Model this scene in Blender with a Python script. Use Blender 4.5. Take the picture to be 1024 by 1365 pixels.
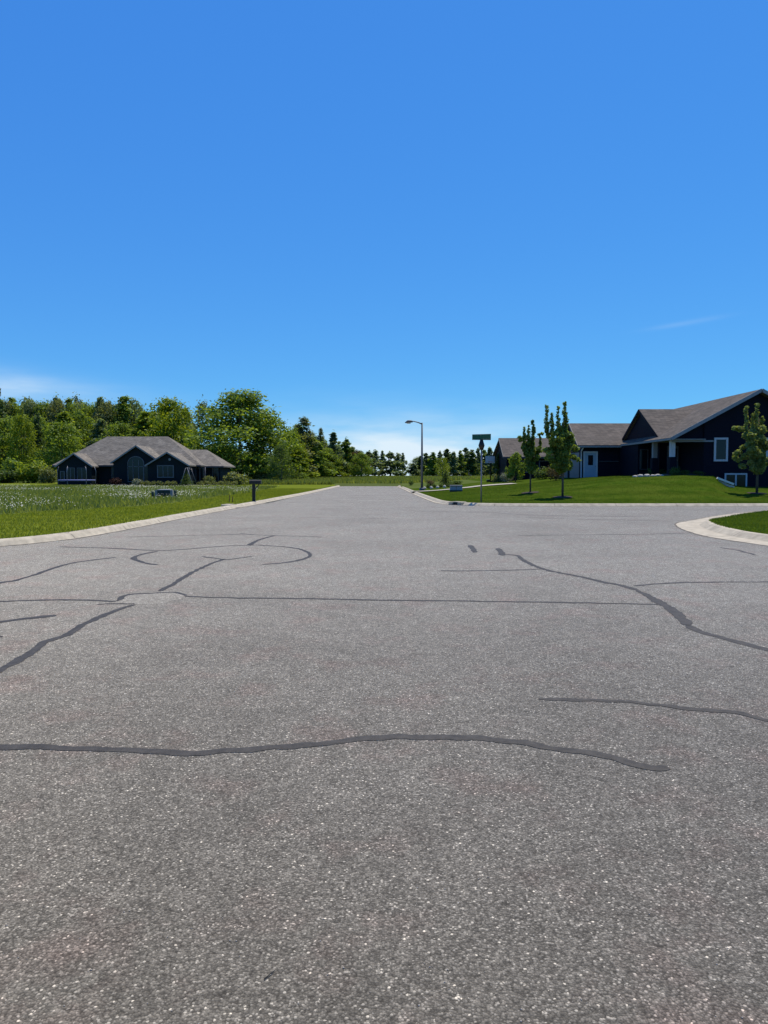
import bpy, bmesh, math, random
import numpy as np
from mathutils import Vector, Matrix, noise
from mathutils.bvhtree import BVHTree

for o in list(bpy.data.objects): bpy.data.objects.remove(o)
S = bpy.context.scene
COL = S.collection
R = math.radians

# ------------------------------------------------------------ camera, sky, sun, exposure
CAM_H, PITCH, F = 1.5, R(2.816), 986.0
cd = bpy.data.cameras.new('camera'); cam = bpy.data.objects.new('camera', cd); COL.objects.link(cam)
cam.location = (0, 0, CAM_H); cam.rotation_euler = (R(90) - PITCH, 0, 0)
cd.sensor_fit = 'VERTICAL'; cd.sensor_height = 36.0; cd.lens = 36.0 * F / 1365.0
cd.clip_start = 0.1; cd.clip_end = 8000
S.camera = cam
S.render.resolution_x, S.render.resolution_y = 768, 1024
S.view_settings.view_transform = 'Standard'; S.view_settings.look = 'None'
S.view_settings.exposure = 0.45; S.view_settings.gamma = 1.0

SUN_AZ, SUN_EL = R(36), R(68)       # azimuth clockwise from +Y (view direction)
sd = Vector((math.sin(SUN_AZ)*math.cos(SUN_EL), math.cos(SUN_AZ)*math.cos(SUN_EL), math.sin(SUN_EL)))
W = bpy.data.worlds.new('World'); S.world = W; W.use_nodes = True
nt = W.node_tree; nt.nodes.clear()
def nd(nt, t, **k):
    n = nt.nodes.new(t)
    for a, b in k.items():
        if a.startswith('i_'): n.inputs[a[2:].replace('_', ' ')].default_value = b
        else: setattr(n, a, b)
    return n
def lk(nt, a, b): nt.links.new(a, b)
sky = nd(nt, 'ShaderNodeTexSky', sky_type='NISHITA', sun_disc=False, sun_elevation=SUN_EL, sun_rotation=SUN_AZ,
         altitude=0.0, air_density=0.85, dust_density=0.1, ozone_density=4.0)
hs = nd(nt, 'ShaderNodeHueSaturation'); hs.inputs['Saturation'].default_value = 1.3; hs.inputs['Hue'].default_value = 0.5
lk(nt, sky.outputs[0], hs.inputs['Color'])
tint = nd(nt, 'ShaderNodeMix', data_type='RGBA', blend_type='MULTIPLY'); tint.inputs[0].default_value = 1.0
lk(nt, hs.outputs[0], tint.inputs[6]); tint.inputs[7].default_value = (0.92, 0.98, 1.12, 1)
tc = nd(nt, 'ShaderNodeTexCoord'); sep = nd(nt, 'ShaderNodeSeparateXYZ'); lk(nt, tc.outputs['Generated'], sep.inputs[0])
def mth(op, a, b=None, c=None, nt=nt, clamp=False):
    n = nd(nt, 'ShaderNodeMath', operation=op, use_clamp=clamp)
    for i, v in enumerate((a, b, c)):
        if v is None: continue
        if isinstance(v, (int, float)): n.inputs[i].default_value = v
        else: lk(nt, v, n.inputs[i])
    return n.outputs[0]
az = mth('ARCTAN2', sep.outputs[0], sep.outputs[1]); el = mth('ARCSINE', sep.outputs[2])
cmb = nd(nt, 'ShaderNodeCombineXYZ'); lk(nt, az, cmb.inputs[0]); lk(nt, mth('MULTIPLY', el, 5.0), cmb.inputs[1])
cn = nd(nt, 'ShaderNodeTexNoise'); cn.inputs['Scale'].default_value = 7.0; cn.inputs['Detail'].default_value = 6; cn.inputs['Roughness'].default_value = .5
lk(nt, cmb.outputs[0], cn.inputs['Vector'])
def blob(a0, e0, wa, we, gain, tilt=0.0):
    da = mth('SUBTRACT', az, a0)
    de = mth('SUBTRACT', mth('SUBTRACT', el, e0), mth('MULTIPLY', da, tilt))
    da = mth('DIVIDE', da, wa); de = mth('DIVIDE', de, we)
    d2 = mth('ADD', mth('MULTIPLY', da, da), mth('MULTIPLY', de, de))
    g = mth('EXPONENT', mth('MULTIPLY', d2, -1.0))
    nz = mth('MULTIPLY_ADD', cn.outputs[0], 2.2, -0.45)
    return mth('MULTIPLY', mth('MULTIPLY', g, nz, clamp=True), gain, clamp=True)
m = blob(0.02, 0.012, 0.20, 0.050, 1.9)
for a in ((-0.56, 0.112, 0.17, 0.017, 1.0, -0.06), (0.385, 0.187, 0.040, 0.0030, 0.13, 0.10), (0.9, 0.05, 0.3, 0.03, 0.6), (-1.0, 0.06, 0.3, 0.04, 0.6)):
    m = mth('MAXIMUM', m, blob(*a))
sp3 = nd(nt, 'ShaderNodeSeparateColor'); lk(nt, tint.outputs[2], sp3.inputs[0]); cb3 = nd(nt, 'ShaderNodeCombineColor')
for i, (p_, k_) in enumerate(((.446, .88), (.543, 1.88), (.325, 4.25))):
    lk(nt, mth('MULTIPLY', mth('POWER', sp3.outputs[i], p_), k_), cb3.inputs[i])
cm = nd(nt, 'ShaderNodeMix', data_type='RGBA'); lk(nt, m, cm.inputs[0]); lk(nt, cb3.outputs[0], cm.inputs[6])
cm.inputs[7].default_value = (6.6, 7.9, 8.9, 1)
bg = nd(nt, 'ShaderNodeBackground'); bg.inputs[1].default_value = 0.0805
lk(nt, cm.outputs[2], bg.inputs[0])
wo = nd(nt, 'ShaderNodeOutputWorld'); lk(nt, bg.outputs[0], wo.inputs[0])

sl = bpy.data.lights.new('sun', 'SUN'); sl.energy = 4.0; sl.angle = R(0.5); sl.color = (1.0, 0.92, 0.78)
so = bpy.data.objects.new('sun', sl); COL.objects.link(so)
so.rotation_euler = sd.to_track_quat('Z', 'Y').to_euler(); so.location = (20, 20, 60)

# ------------------------------------------------------------ helpers
def ray(px, py):
    a, b = px - 512.0, 682.5 - py
    c, s = math.cos(PITCH), math.sin(PITCH)
    return Vector((a, F*c + b*s, -F*s + b*c))
def at(px, py, Y):
    d = ray(px, py); t = Y / d.y
    return Vector((d.x*t, Y, CAM_H + d.z*t))
def flat(px, py, z=0.0):
    d = ray(px, py); t = (z - CAM_H) / d.z
    return Vector((d.x*t, d.y*t, z))
def smooth(t): t = np.clip(t, 0, 1); return t*t*(3-2*t)

def tag(o, label=None, cat=None, group=None, kind=None):
    if label: o['label'] = label
    if cat: o['category'] = cat
    if group: o['group'] = group
    if kind: o['kind'] = kind
    return o
def empty(name, loc, rz=0):
    o = bpy.data.objects.new(name, None); COL.objects.link(o); o.location = loc; o.rotation_euler.z = rz
    o.empty_display_size = .3
    return o
def link(name, me, mats, parent=None, loc=None):
    o = bpy.data.objects.new(name, me); COL.objects.link(o)
    if not isinstance(mats, (list, tuple)): mats = [mats]
    for m_ in mats: me.materials.append(m_)
    if parent: o.parent = parent
    if loc is not None: o.location = loc
    return o
def mesh_np(name, v, f):
    """v (n,3), f (m,k) arrays -> mesh"""
    v = np.asarray(v, dtype=np.float32); f = np.asarray(f, dtype=np.int32)
    me = bpy.data.meshes.new(name); m_, k = f.shape
    me.vertices.add(len(v)); me.vertices.foreach_set('co', v.ravel())
    me.loops.add(m_*k); me.loops.foreach_set('vertex_index', f.ravel())
    me.polygons.add(m_); me.polygons.foreach_set('loop_start', np.arange(0, m_*k, k, dtype=np.int32))
    me.update(calc_edges=True); me.validate()
    return me
class MB:
    """collects shapes in one mesh; coordinates given relative to 'origin'"""
    def __init__(s): s.v = []; s.f = []; s.sm = []
    def add(s, vs, fs, sm=False):
        n = len(s.v); s.v += [tuple(p) for p in vs]; s.f += [tuple(i+n for i in f) for f in fs]; s.sm += [sm]*len(fs)
        return s
    def box(s, x0, x1, y0, y1, z0, z1):
        vs = [(x, y, z) for z in (z0, z1) for y in (y0, y1) for x in (x0, x1)]
        return s.add(vs, [(0,2,3,1), (4,5,7,6), (0,1,5,4), (2,6,7,3), (0,4,6,2), (1,3,7,5)])
    def bar(s, p, q, w, h=None):
        p, q = Vector(p), Vector(q); h = h or w; d = (q-p).normalized()
        a = d.cross(Vector((0, 0, 1)));
        if a.length < 1e-3: a = Vector((1, 0, 0))
        a.normalize(); b = a.cross(d).normalized()
        vs = [c + a*(w/2*i) + b*(h/2*j) for c in (p, q) for i, j in ((-1,-1), (1,-1), (1,1), (-1,1))]
        return s.add(vs, [(0,1,2,3), (7,6,5,4), (0,4,5,1), (1,5,6,2), (2,6,7,3), (3,7,4,0)])
    def tube(s, pts, rs, n=8, sm=True):
        pts = [Vector(p) for p in pts]; rings = []
        if not isinstance(rs, (list, tuple)): rs = [rs]*len(pts)
        for i, p in enumerate(pts):
            d = (pts[min(i+1, len(pts)-1)] - pts[max(i-1, 0)]).normalized()
            a = d.cross(Vector((0.13, 0.99, 0.02)));
            if a.length < 1e-3: a = d.cross(Vector((1, 0, 0)))
            a.normalize(); b = d.cross(a)
            rings.append([p + (a*math.cos(2*math.pi*k/n) + b*math.sin(2*math.pi*k/n))*rs[i] for k in range(n)])
        vs = [q for r in rings for q in r]
        fs = [(i*n+k, i*n+(k+1)%n, (i+1)*n+(k+1)%n, (i+1)*n+k) for i in range(len(pts)-1) for k in range(n)]
        fs += [tuple(range(n-1, -1, -1)), tuple((len(pts)-1)*n+k for k in range(n))]
        return s.add(vs, fs, sm)
    def slab(s, pts, t, vec=None):
        """polygon extruded by thickness t opposite its normal (or along vec)"""
        pts = [Vector(p) for p in pts]; n = (pts[1]-pts[0]).cross(pts[2]-pts[0]).normalized()
        off = Vector(vec) if vec is not None else n*(-t)
        k = len(pts); vs = pts + [p+off for p in pts]
        fs = [tuple(range(k)), tuple(range(2*k-1, k-1, -1))] + [(i, i+k, (i+1)%k+k, (i+1)%k) for i in range(k)]
        return s.add(vs, fs)
    def build(s, name, mat, parent=None, origin=(0,0,0), bevel=0):
        O = Vector(origin)
        me = bpy.data.meshes.new(name); me.from_pydata([Vector(p)-O for p in s.v], [], s.f)
        me.polygons.foreach_set('use_smooth', s.sm)
        bm = bmesh.new(); bm.from_mesh(me); bmesh.ops.recalc_face_normals(bm, faces=bm.faces)
        if bevel: bmesh.ops.bevel(bm, geom=bm.edges[:], offset=bevel, segments=2, affect='EDGES', profile=.5)
        bm.to_mesh(me); bm.free(); me.update()
        o = link(name, me, mat, parent)
        if parent is None: o.location = O
        return o

# ------------------------------------------------------------ materials
def mat(name, col, rough=.8, metal=0, spec=.3, var=0.0, scale=3.0, col2=None, bump=0.0, bscale=40., stretch=None, contrast=1.0):
    m_ = bpy.data.materials.new(name); m_.use_nodes = True; n = m_.node_tree; b = n.nodes['Principled BSDF']
    b.inputs['Roughness'].default_value = rough; b.inputs['Metallic'].default_value = metal
    b.inputs['Specular IOR Level'].default_value = spec
    b.inputs['Base Color'].default_value = (*col, 1)
    t = nd(n, 'ShaderNodeTexCoord'); mp = nd(n, 'ShaderNodeMapping'); lk(n, t.outputs['Object'], mp.inputs[0])
    if stretch: mp.inputs['Scale'].default_value = stretch
    if var or col2:
        nz = nd(n, 'ShaderNodeTexNoise'); nz.inputs['Scale'].default_value = scale; nz.inputs['Detail'].default_value = 5
        nz.inputs['Roughness'].default_value = .6
        lk(n, mp.outputs[0], nz.inputs['Vector'])
        mr = nd(n, 'ShaderNodeMapRange'); lk(n, nz.outputs[0], mr.inputs[0]); mr.inputs[1].default_value = .5-.22/contrast; mr.inputs[2].default_value = .5+.22/contrast
        mx = nd(n, 'ShaderNodeMix', data_type='RGBA'); lk(n, mr.outputs[0], mx.inputs[0])
        c2 = col2 or tuple(c*(1+var) for c in col); c1 = col if col2 else tuple(c*(1-var) for c in col)
        mx.inputs[6].default_value = (*c1, 1); mx.inputs[7].default_value = (*c2, 1); lk(n, mx.outputs[2], b.inputs['Base Color'])
    if bump:
        nb = nd(n, 'ShaderNodeTexNoise'); nb.inputs['Scale'].default_value = bscale; nb.inputs['Detail'].default_value = 4
        lk(n, mp.outputs[0], nb.inputs['Vector'])
        bp = nd(n, 'ShaderNodeBump'); bp.inputs['Strength'].default_value = bump; bp.inputs['Distance'].default_value = .02
        lk(n, nb.outputs[0], bp.inputs['Height']); lk(n, bp.outputs[0], b.inputs['Normal'])
    return m_
def nodes_of(m_): return m_.node_tree, m_.node_tree.nodes['Principled BSDF']

def asphalt_mat(name='asphalt', gain=1.0):
    m_ = bpy.data.materials.new(name); m_.use_nodes = True; n, b = nodes_of(m_)
    t = nd(n, 'ShaderNodeTexCoord'); P = t.outputs['Object']
    def vor(scale, feat='F1'):
        v = nd(n, 'ShaderNodeTexVoronoi', feature=feat, voronoi_dimensions='3D'); v.inputs['Scale'].default_value = scale
        lk(n, P, v.inputs['Vector']); return v
    def noi(scale, det=3, rough=.6):
        v = nd(n, 'ShaderNodeTexNoise'); v.inputs['Scale'].default_value = scale; v.inputs['Detail'].default_value = det; v.inputs['Roughness'].default_value = rough
        lk(n, P, v.inputs['Vector']); return v.outputs[0]
    def M(op, a, b_=None, c=None, clamp=False): return mth(op, a, b_, c, nt=n, clamp=clamp)
    v1 = vor(135.); s1 = nd(n, 'ShaderNodeSeparateColor'); lk(n, v1.outputs['Color'], s1.inputs[0])
    v2 = vor(48.); s2 = nd(n, 'ShaderNodeSeparateColor'); lk(n, v2.outputs['Color'], s2.inputs[0])
    v3 = vor(17.); s3 = nd(n, 'ShaderNodeSeparateColor'); lk(n, v3.outputs['Color'], s3.inputs[0])
    # stones: mostly mid grey, some bright
    r = nd(n, 'ShaderNodeValToRGB'); lk(n, s1.outputs[0], r.inputs[0]); e = r.color_ramp.elements
    e[0].position = 0; e[0].color = (.085, .077, .067, 1); e[1].position = 1; e[1].color = (.54, .50, .44, 1)
    for p, c in ((.35, (.115, .105, .092, 1)), (.72, (.165, .151, .132, 1)), (.92, (.215, .197, .173, 1)), (.985, (.33, .305, .27, 1))):
        q = e.new(p); q.color = c
    # dark binder between stones
    gap = nd(n, 'ShaderNodeMapRange'); lk(n, v1.outputs['Distance'], gap.inputs[0]); gap.inputs[1].default_value = .45; gap.inputs[2].default_value = .8
    gap.inputs[3].default_value = 1.0; gap.inputs[4].default_value = .62
    g2 = M('MULTIPLY_ADD', s2.outputs[1], .30, .85)
    g3 = M('MULTIPLY_ADD', s3.outputs[2], .14, .93)
    g4 = M('MULTIPLY_ADD', noi(4.0, 4), .30, .85)
    g5 = M('MULTIPLY_ADD', noi(.35, 5), .52, .74)
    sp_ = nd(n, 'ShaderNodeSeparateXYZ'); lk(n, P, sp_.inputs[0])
    wr = nd(n, 'ShaderNodeMapRange'); lk(n, M('ADD', sp_.outputs[1], M('MULTIPLY', noi(.5, 3), 5.0)), wr.inputs[0])  # albedo rises with distance: grazing-angle brightening painted into the colour
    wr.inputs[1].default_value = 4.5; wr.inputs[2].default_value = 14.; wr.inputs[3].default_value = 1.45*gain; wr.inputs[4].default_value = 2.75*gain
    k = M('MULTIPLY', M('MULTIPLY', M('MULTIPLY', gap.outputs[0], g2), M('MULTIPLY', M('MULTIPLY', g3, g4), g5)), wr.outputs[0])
    mul = nd(n, 'ShaderNodeVectorMath', operation='SCALE'); lk(n, r.outputs[0], mul.inputs[0]); lk(n, k, mul.inputs['Scale'])
    # faint pinkish patches of aggregate
    pk = nd(n, 'ShaderNodeMapRange'); lk(n, noi(1.6, 5, .65), pk.inputs[0]); pk.inputs[1].default_value = .52; pk.inputs[2].default_value = .72; pk.inputs[4].default_value = .75
    mx = nd(n, 'ShaderNodeMix', data_type='RGBA', blend_type='MULTIPLY'); lk(n, pk.outputs[0], mx.inputs[0]); tn = nd(n, 'ShaderNodeVectorMath', operation='MULTIPLY'); lk(n, mul.outputs[0], tn.inputs[0]); tn.inputs[1].default_value = (1.04, 1.0, .87); lk(n, tn.outputs[0], mx.inputs[6])
    mx.inputs[7].default_value = (1.06, .90, .90, 1)
    lk(n, mx.outputs[2], b.inputs['Base Color'])
    b.inputs['Roughness'].default_value = .8; b.inputs['Specular IOR Level'].default_value = .06; b.inputs['Diffuse Roughness'].default_value = 1.0
    h = M('MULTIPLY_ADD', s1.outputs[1], .5, M('MULTIPLY', v1.outputs['Distance'], -1.0))
    bp = nd(n, 'ShaderNodeBump'); bp.inputs['Strength'].default_value = .55; bp.inputs['Distance'].default_value = .004
    lk(n, h, bp.inputs['Height']); lk(n, bp.outputs[0], b.inputs['Normal'])
    return m_
MAT = {}
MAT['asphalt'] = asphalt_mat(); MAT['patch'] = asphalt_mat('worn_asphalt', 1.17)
MAT['tar'] = mat('crack_tar', (.056, .050, .042), rough=.6, spec=.15, var=.35, scale=14., bump=.3, bscale=90)
_unused = mat('patch', (.20, .18, .165), rough=.9, var=.15, scale=60., bump=.3, bscale=120)
MAT['concrete'] = mat('kerb_concrete', (.38, .335, .255), rough=.85, var=.30, scale=3.5, bump=.4, bscale=30)
MAT['drive'] = mat('drive_concrete', (.36, .33, .26), rough=.85, var=.1, scale=1.0)
def ground_mat(name, c1, c2, c3, s_lo=.12, s_hi=5., str_=(1, 1, 1), mix_lo=.5, stripe=0):
    m_ = bpy.data.materials.new(name); m_.use_nodes = True; n, b = nodes_of(m_)
    t = nd(n, 'ShaderNodeTexCoord'); mp = nd(n, 'ShaderNodeMapping'); lk(n, t.outputs['Object'], mp.inputs[0]); mp.inputs['Scale'].default_value = str_
    def noi(scale, det, src):
        v = nd(n, 'ShaderNodeTexNoise'); v.inputs['Scale'].default_value = scale; v.inputs['Detail'].default_value = det; v.inputs['Roughness'].default_value = .65
        lk(n, src, v.inputs['Vector']); q = nd(n, 'ShaderNodeMapRange'); lk(n, v.outputs[0], q.inputs[0]); q.inputs[1].default_value = .36; q.inputs[2].default_value = .64
        return q.outputs[0]
    a = nd(n, 'ShaderNodeMix', data_type='RGBA'); lk(n, noi(s_hi, 5, mp.outputs[0]), a.inputs[0]); a.inputs[6].default_value = (*c1, 1); a.inputs[7].default_value = (*c2, 1)
    d = nd(n, 'ShaderNodeMix', data_type='RGBA'); lk(n, mth('MULTIPLY', noi(s_lo, 3, mp.outputs[0]), mix_lo, nt=n), d.inputs[0]); lk(n, a.outputs[2], d.inputs[6]); d.inputs[7].default_value = (*c3, 1)
    if stripe:
        sx = nd(n, 'ShaderNodeSeparateXYZ'); lk(n, t.outputs['Object'], sx.inputs[0])
        w_ = mth('SINE', mth('ADD', mth('MULTIPLY', sx.outputs[1], 2.6, nt=n), mth('MULTIPLY', sx.outputs[0], .22, nt=n), nt=n), nt=n)
        sc = nd(n, 'ShaderNodeVectorMath', operation='SCALE'); lk(n, d.outputs[2], sc.inputs[0]); lk(n, mth('MULTIPLY_ADD', w_, .10, 1.0, nt=n), sc.inputs['Scale']); src_ = sc.outputs[0]
    else: src_ = d.outputs[2]
    lk(n, src_, b.inputs['Base Color']); b.inputs['Roughness'].default_value = .9; b.inputs['Specular IOR Level'].default_value = .0
    v = nd(n, 'ShaderNodeTexNoise'); v.inputs['Scale'].default_value = 14.; v.inputs['Detail'].default_value = 6; lk(n, t.outputs['Object'], v.inputs['Vector'])
    bp = nd(n, 'ShaderNodeBump'); bp.inputs['Strength'].default_value = .6; bp.inputs['Distance'].default_value = .05; lk(n, v.outputs[0], bp.inputs['Height']); lk(n, bp.outputs[0], b.inputs['Normal'])
    return m_
MAT['lawn'] = ground_mat('lawn', (.022, .050, .004), (.046, .078, .008), (.078, .098, .014), s_lo=.5, s_hi=2.2, stripe=1)
MAT['verge'] = ground_mat('mown_verge', (.085, .120, .008), (.125, .155, .018), (.14, .155, .028), s_lo=.3, s_hi=4.)
MAT['meadow'] = ground_mat('meadow', (.065, .095, .018), (.12, .15, .04), (.15, .165, .07), s_lo=.15, s_hi=2.5, str_=(.6, 1, 1), mix_lo=.7)
MAT['field'] = ground_mat('field', (.05, .075, .016), (.085, .115, .03), (.10, .12, .04), s_lo=.06, s_hi=.8, str_=(.5, 1, 1), mix_lo=.7)

def leaf_mat(name, c1, c2, trans=.35, scale=.8):
    m_ = bpy.data.materials.new(name); m_.use_nodes = True; n = m_.node_tree; n.nodes.clear()
    out = nd(n, 'ShaderNodeOutputMaterial'); geo = nd(n, 'ShaderNodeNewGeometry'); t = nd(n, 'ShaderNodeTexCoord')
    nz = nd(n, 'ShaderNodeTexNoise'); nz.inputs['Scale'].default_value = scale; nz.inputs['Detail'].default_value = 4; lk(n, t.outputs['Object'], nz.inputs['Vector'])
    mr = nd(n, 'ShaderNodeMapRange'); lk(n, nz.outputs[0], mr.inputs[0]); mr.inputs[1].default_value = .35; mr.inputs[2].default_value = .65
    f = mth('MULTIPLY_ADD', geo.outputs['Random Per Island'], .5, mth('MULTIPLY', mr.outputs[0], .5, nt=n), nt=n)
    mx = nd(n, 'ShaderNodeMix', data_type='RGBA'); lk(n, f, mx.inputs[0]); mx.inputs[6].default_value = (*c1, 1); mx.inputs[7].default_value = (*c2, 1)
    df = nd(n, 'ShaderNodeBsdfDiffuse'); tr = nd(n, 'ShaderNodeBsdfTranslucent'); ms = nd(n, 'ShaderNodeMixShader')
    lk(n, mx.outputs[2], df.inputs[0])
    tcn = nd(n, 'ShaderNodeMix', data_type='RGBA', blend_type='MULTIPLY'); tcn.inputs[0].default_value = 1; lk(n, mx.outputs[2], tcn.inputs[6]); tcn.inputs[7].default_value = (1.5, 1.35, .5, 1)
    lk(n, tcn.outputs[2], tr.inputs[0])
    ms.inputs[0].default_value = trans; lk(n, df.outputs[0], ms.inputs[1]); lk(n, tr.outputs[0], ms.inputs[2])
    gl = nd(n, 'ShaderNodeBsdfGlossy'); gl.inputs['Roughness'].default_value = .5; gl.inputs[0].default_value = (.6, .65, .6, 1)
    m2 = nd(n, 'ShaderNodeMixShader'); m2.inputs[0].default_value = .02; lk(n, ms.outputs[0], m2.inputs[1]); lk(n, gl.outputs[0], m2.inputs[2])
    lk(n, m2.outputs[0], out.inputs[0])
    return m_
MAT['leaf'] = leaf_mat('leaf_green', (.075, .13, .02), (.22, .31, .05), .55)
MAT['leaf_bright'] = leaf_mat('leaf_bright', (.10, .155, .010), (.25, .32, .03), .5)
MAT['leaf_dark'] = leaf_mat('leaf_dark', (.045, .08, .022), (.11, .17, .042), .5)
MAT['leaf_olive'] = leaf_mat('leaf_olive', (.085, .105, .04), (.23, .27, .11), .5)
MAT['leaf_blue'] = leaf_mat('leaf_bluegreen_haze', (.09, .14, .065), (.22, .29, .15), .55)  # blue-green leaves, lightened so the colour carries distance haze
MAT['leaf_brown'] = leaf_mat('leaf_brown', (.07, .055, .03), (.15, .12, .05), .3)
MAT['leaf_red'] = leaf_mat('leaf_purple', (.03, .012, .012), (.07, .03, .025), .2)
MAT['leaf_pale'] = leaf_mat('leaf_pale', (.16, .18, .12), (.32, .34, .25), .2)
MAT['leaf_lawn'] = leaf_mat('leaf_lawn_tree', (.06, .10, .016), (.22, .30, .06), .5, 1.5)
MAT['leaf_sage'] = leaf_mat('leaf_sage', (.10, .14, .035), (.30, .36, .13), .5, 1.5)
MAT['blade'] = leaf_mat('grass_blade', (.050, .092, .006), (.095, .15, .014), .45, .6)
MAT['blade_v'] = leaf_mat('grass_blade_verge', (.115, .155, .012), (.21, .245, .03), .5, .6)
MAT['blade_m'] = leaf_mat('grass_blade_meadow', (.09, .13, .025), (.21, .255, .08), .5, .3)
MAT['flower'] = mat('flower', (.52, .53, .46), rough=.8, var=.2, scale=1)
MAT['bark'] = mat('bark', (.09, .075, .06), rough=.95, var=.3, scale=4, bump=.6, bscale=25)
MAT['bark_pale'] = mat('bark_pale', (.22, .2, .17), rough=.95, var=.4, scale=3)
MAT['navy'] = mat('navy_siding', (.007, .008, .017), rough=.6, spec=.08, var=.15, scale=.8)
MAT['teal'] = mat('dark_siding', (.010, .016, .021), rough=.65, spec=.1, var=.15, scale=.8)
def siding(m_, step):
    n, b = nodes_of(m_)
    t = nd(n, 'ShaderNodeTexCoord'); sp = nd(n, 'ShaderNodeSeparateXYZ'); lk(n, t.outputs['Object'], sp.inputs[0])
    fr = mth('FRACT', mth('DIVIDE', sp.outputs[2], step, nt=n), nt=n)
    bp = nd(n, 'ShaderNodeBump'); bp.inputs['Distance'].default_value = .02; bp.inputs['Strength'].default_value = .9; lk(n, fr, bp.inputs['Height']); lk(n, bp.outputs[0], b.inputs['Normal'])
siding(MAT['navy'], .18); siding(MAT['teal'], .2)
def shingle(name, c1, c2, step=.16):
    m_ = mat(name, c1, rough=.95, spec=.15, col2=c2, scale=1.2, contrast=1.0); n, b = nodes_of(m_)
    t = nd(n, 'ShaderNodeTexCoord')
    br = nd(n, 'ShaderNodeTexBrick'); br.inputs['Scale'].default_value = 1.0; br.inputs['Brick Width'].default_value = .35; br.inputs['Row Height'].default_value = step*.55
    br.inputs['Mortar Size'].default_value = .012; br.inputs['Color1'].default_value = (.72, .72, .72, 1); br.inputs['Color2'].default_value = (1.2, 1.17, 1.12, 1); br.inputs['Mortar'].default_value = (.5, .5, .5, 1)
    sp = nd(n, 'ShaderNodeSeparateXYZ'); lk(n, t.outputs['Object'], sp.inputs[0]); cb = nd(n, 'ShaderNodeCombineXYZ')
    lk(n, mth('ADD', sp.outputs[0], sp.outputs[1], nt=n), cb.inputs[0]); lk(n, sp.outputs[2], cb.inputs[1]); lk(n, cb.outputs[0], br.inputs['Vector'])
    src = b.inputs['Base Color'].links[0].from_socket
    mx = nd(n, 'ShaderNodeMix', data_type='RGBA', blend_type='MULTIPLY'); mx.inputs[0].default_value = 1; lk(n, src, mx.inputs[6]); lk(n, br.outputs[0], mx.inputs[7]); lk(n, mx.outputs[2], b.inputs['Base Color'])
    return m_
MAT['roof'] = shingle('roof_shingle_brown', (.095, .083, .072), (.14, .122, .108))
MAT['roof2'] = shingle('roof_shingle_grey', (.150, .135, .115), (.255, .232, .200))
MAT['white'] = mat('white_trim', (.45, .455, .47), rough=.5, var=.05, scale=2)
MAT['door'] = mat('door_paint', (.28, .35, .42), rough=.45, var=.04, scale=2)
MAT['grey_trim'] = mat('grey_trim', (.22, .22, .22), rough=.6, var=.08)
MAT['rake'] = mat('rake_board', (.24, .24, .245), rough=.55, var=.1)
MAT['fascia'] = mat('fascia_dark', (.05, .05, .055), rough=.55, var=.1)
MAT['tan_frame'] = mat('window_frame_dull', (.11, .11, .12), rough=.6, var=.1)
MAT['glass'] = mat('window_glass', (.008, .009, .012), rough=.08, spec=.3)
MAT['garage'] = mat('garage_door', (.17, .175, .185), rough=.5, var=.05)
MAT['metal'] = mat('galvanised', (.20, .20, .21), rough=.45, metal=.4, var=.1)
MAT['pole'] = mat('lamp_pole', (.12, .122, .125), rough=.55, metal=.2, var=.15, scale=5)
MAT['green_sign'] = mat('green_sign', (.008, .075, .045), rough=.4, var=.06)
MAT['black'] = mat('black_paint', (.012, .013, .013), rough=.45, var=.1)
MAT['box_green'] = mat('utility_green', (.02, .035, .028), rough=.5, var=.12)
MAT['box_blue'] = mat('utility_blue', (.22, .26, .31), rough=.5, var=.12, scale=5)
MAT['post_green'] = mat('marker_post', (.03, .05, .03), rough=.7)
MAT['rust'] = mat('rust', (.16, .075, .04), rough=.9, var=.3)
MAT['rock'] = mat('pale_rock', (.36, .34, .30), rough=.9, var=.25, scale=3, bump=.5, bscale=8)
MAT['blue_mat'] = mat('trampoline_blue', (.10, .12, .26), rough=.6)
MAT['lens'] = mat('lamp_lens', (.5, .5, .45), rough=.3)

# ------------------------------------------------------------ terrain
def catmull(P, sub=6):
    P = [np.array(p, float) for p in P]; out = []
    for i in range(len(P)-1):
        a, b, c, d = P[max(i-1, 0)], P[i], P[i+1], P[min(i+2, len(P)-1)]
        for k in range(sub):
            t = k/sub
            out.append(.5*((2*b)+(-a+c)*t+(2*a-5*b+4*c-d)*t*t+(-a+3*b-3*c+d)*t**3))
    out.append(P[-1]); return np.array(out)
def offset(L, d):
    T = np.gradient(L, axis=0); T /= np.linalg.norm(T, axis=1)[:, None] + 1e-9
    return L + np.stack([-T[:, 1], T[:, 0]], 1)*d     # to the left of travel
left_edge = catmull([(-60, 12.4), (-34, 12.6), (-18, 13.0), (-11.5, 13.8), (-9.2, 14.7), (-8.05, 15.7), (-7.6, 16.6), (-7.3, 17.8), (-7.15, 19.7), (-7.08, 22.6),
                     (-7.0, 26.5), (-6.84, 31.8), (-6.6, 37.9), (-6.4, 47.7), (-6.15, 64.), (-6.1, 92.), (-6.1, 105.)])
right_edge = catmull([(1.75, 105), (2.1, 80), (2.3, 63), (2.55, 50), (2.7, 43.5), (2.85, 40.5), (3.3, 38.4), (4.4, 36.8), (6.2, 36.1), (9, 35.9), (19, 36.0), (40, 36.4), (70, 37.)])
island_edge = catmull([(70, 31.9), (40, 31.8), (22, 32.0), (16.3, 31.2), (14.5, 29.9), (12.2, 27.3), (10.5, 25.0), (9.3, 23.4), (8.75, 22.1), (8.25, 20.3), (7.95, 18.4), (7.97, 17.2),
                       (8.15, 15.6), (8.4, 10), (8.5, 0), (8.5, -25)])
W_L, W_R, W_I = .36, .44, .95
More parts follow.
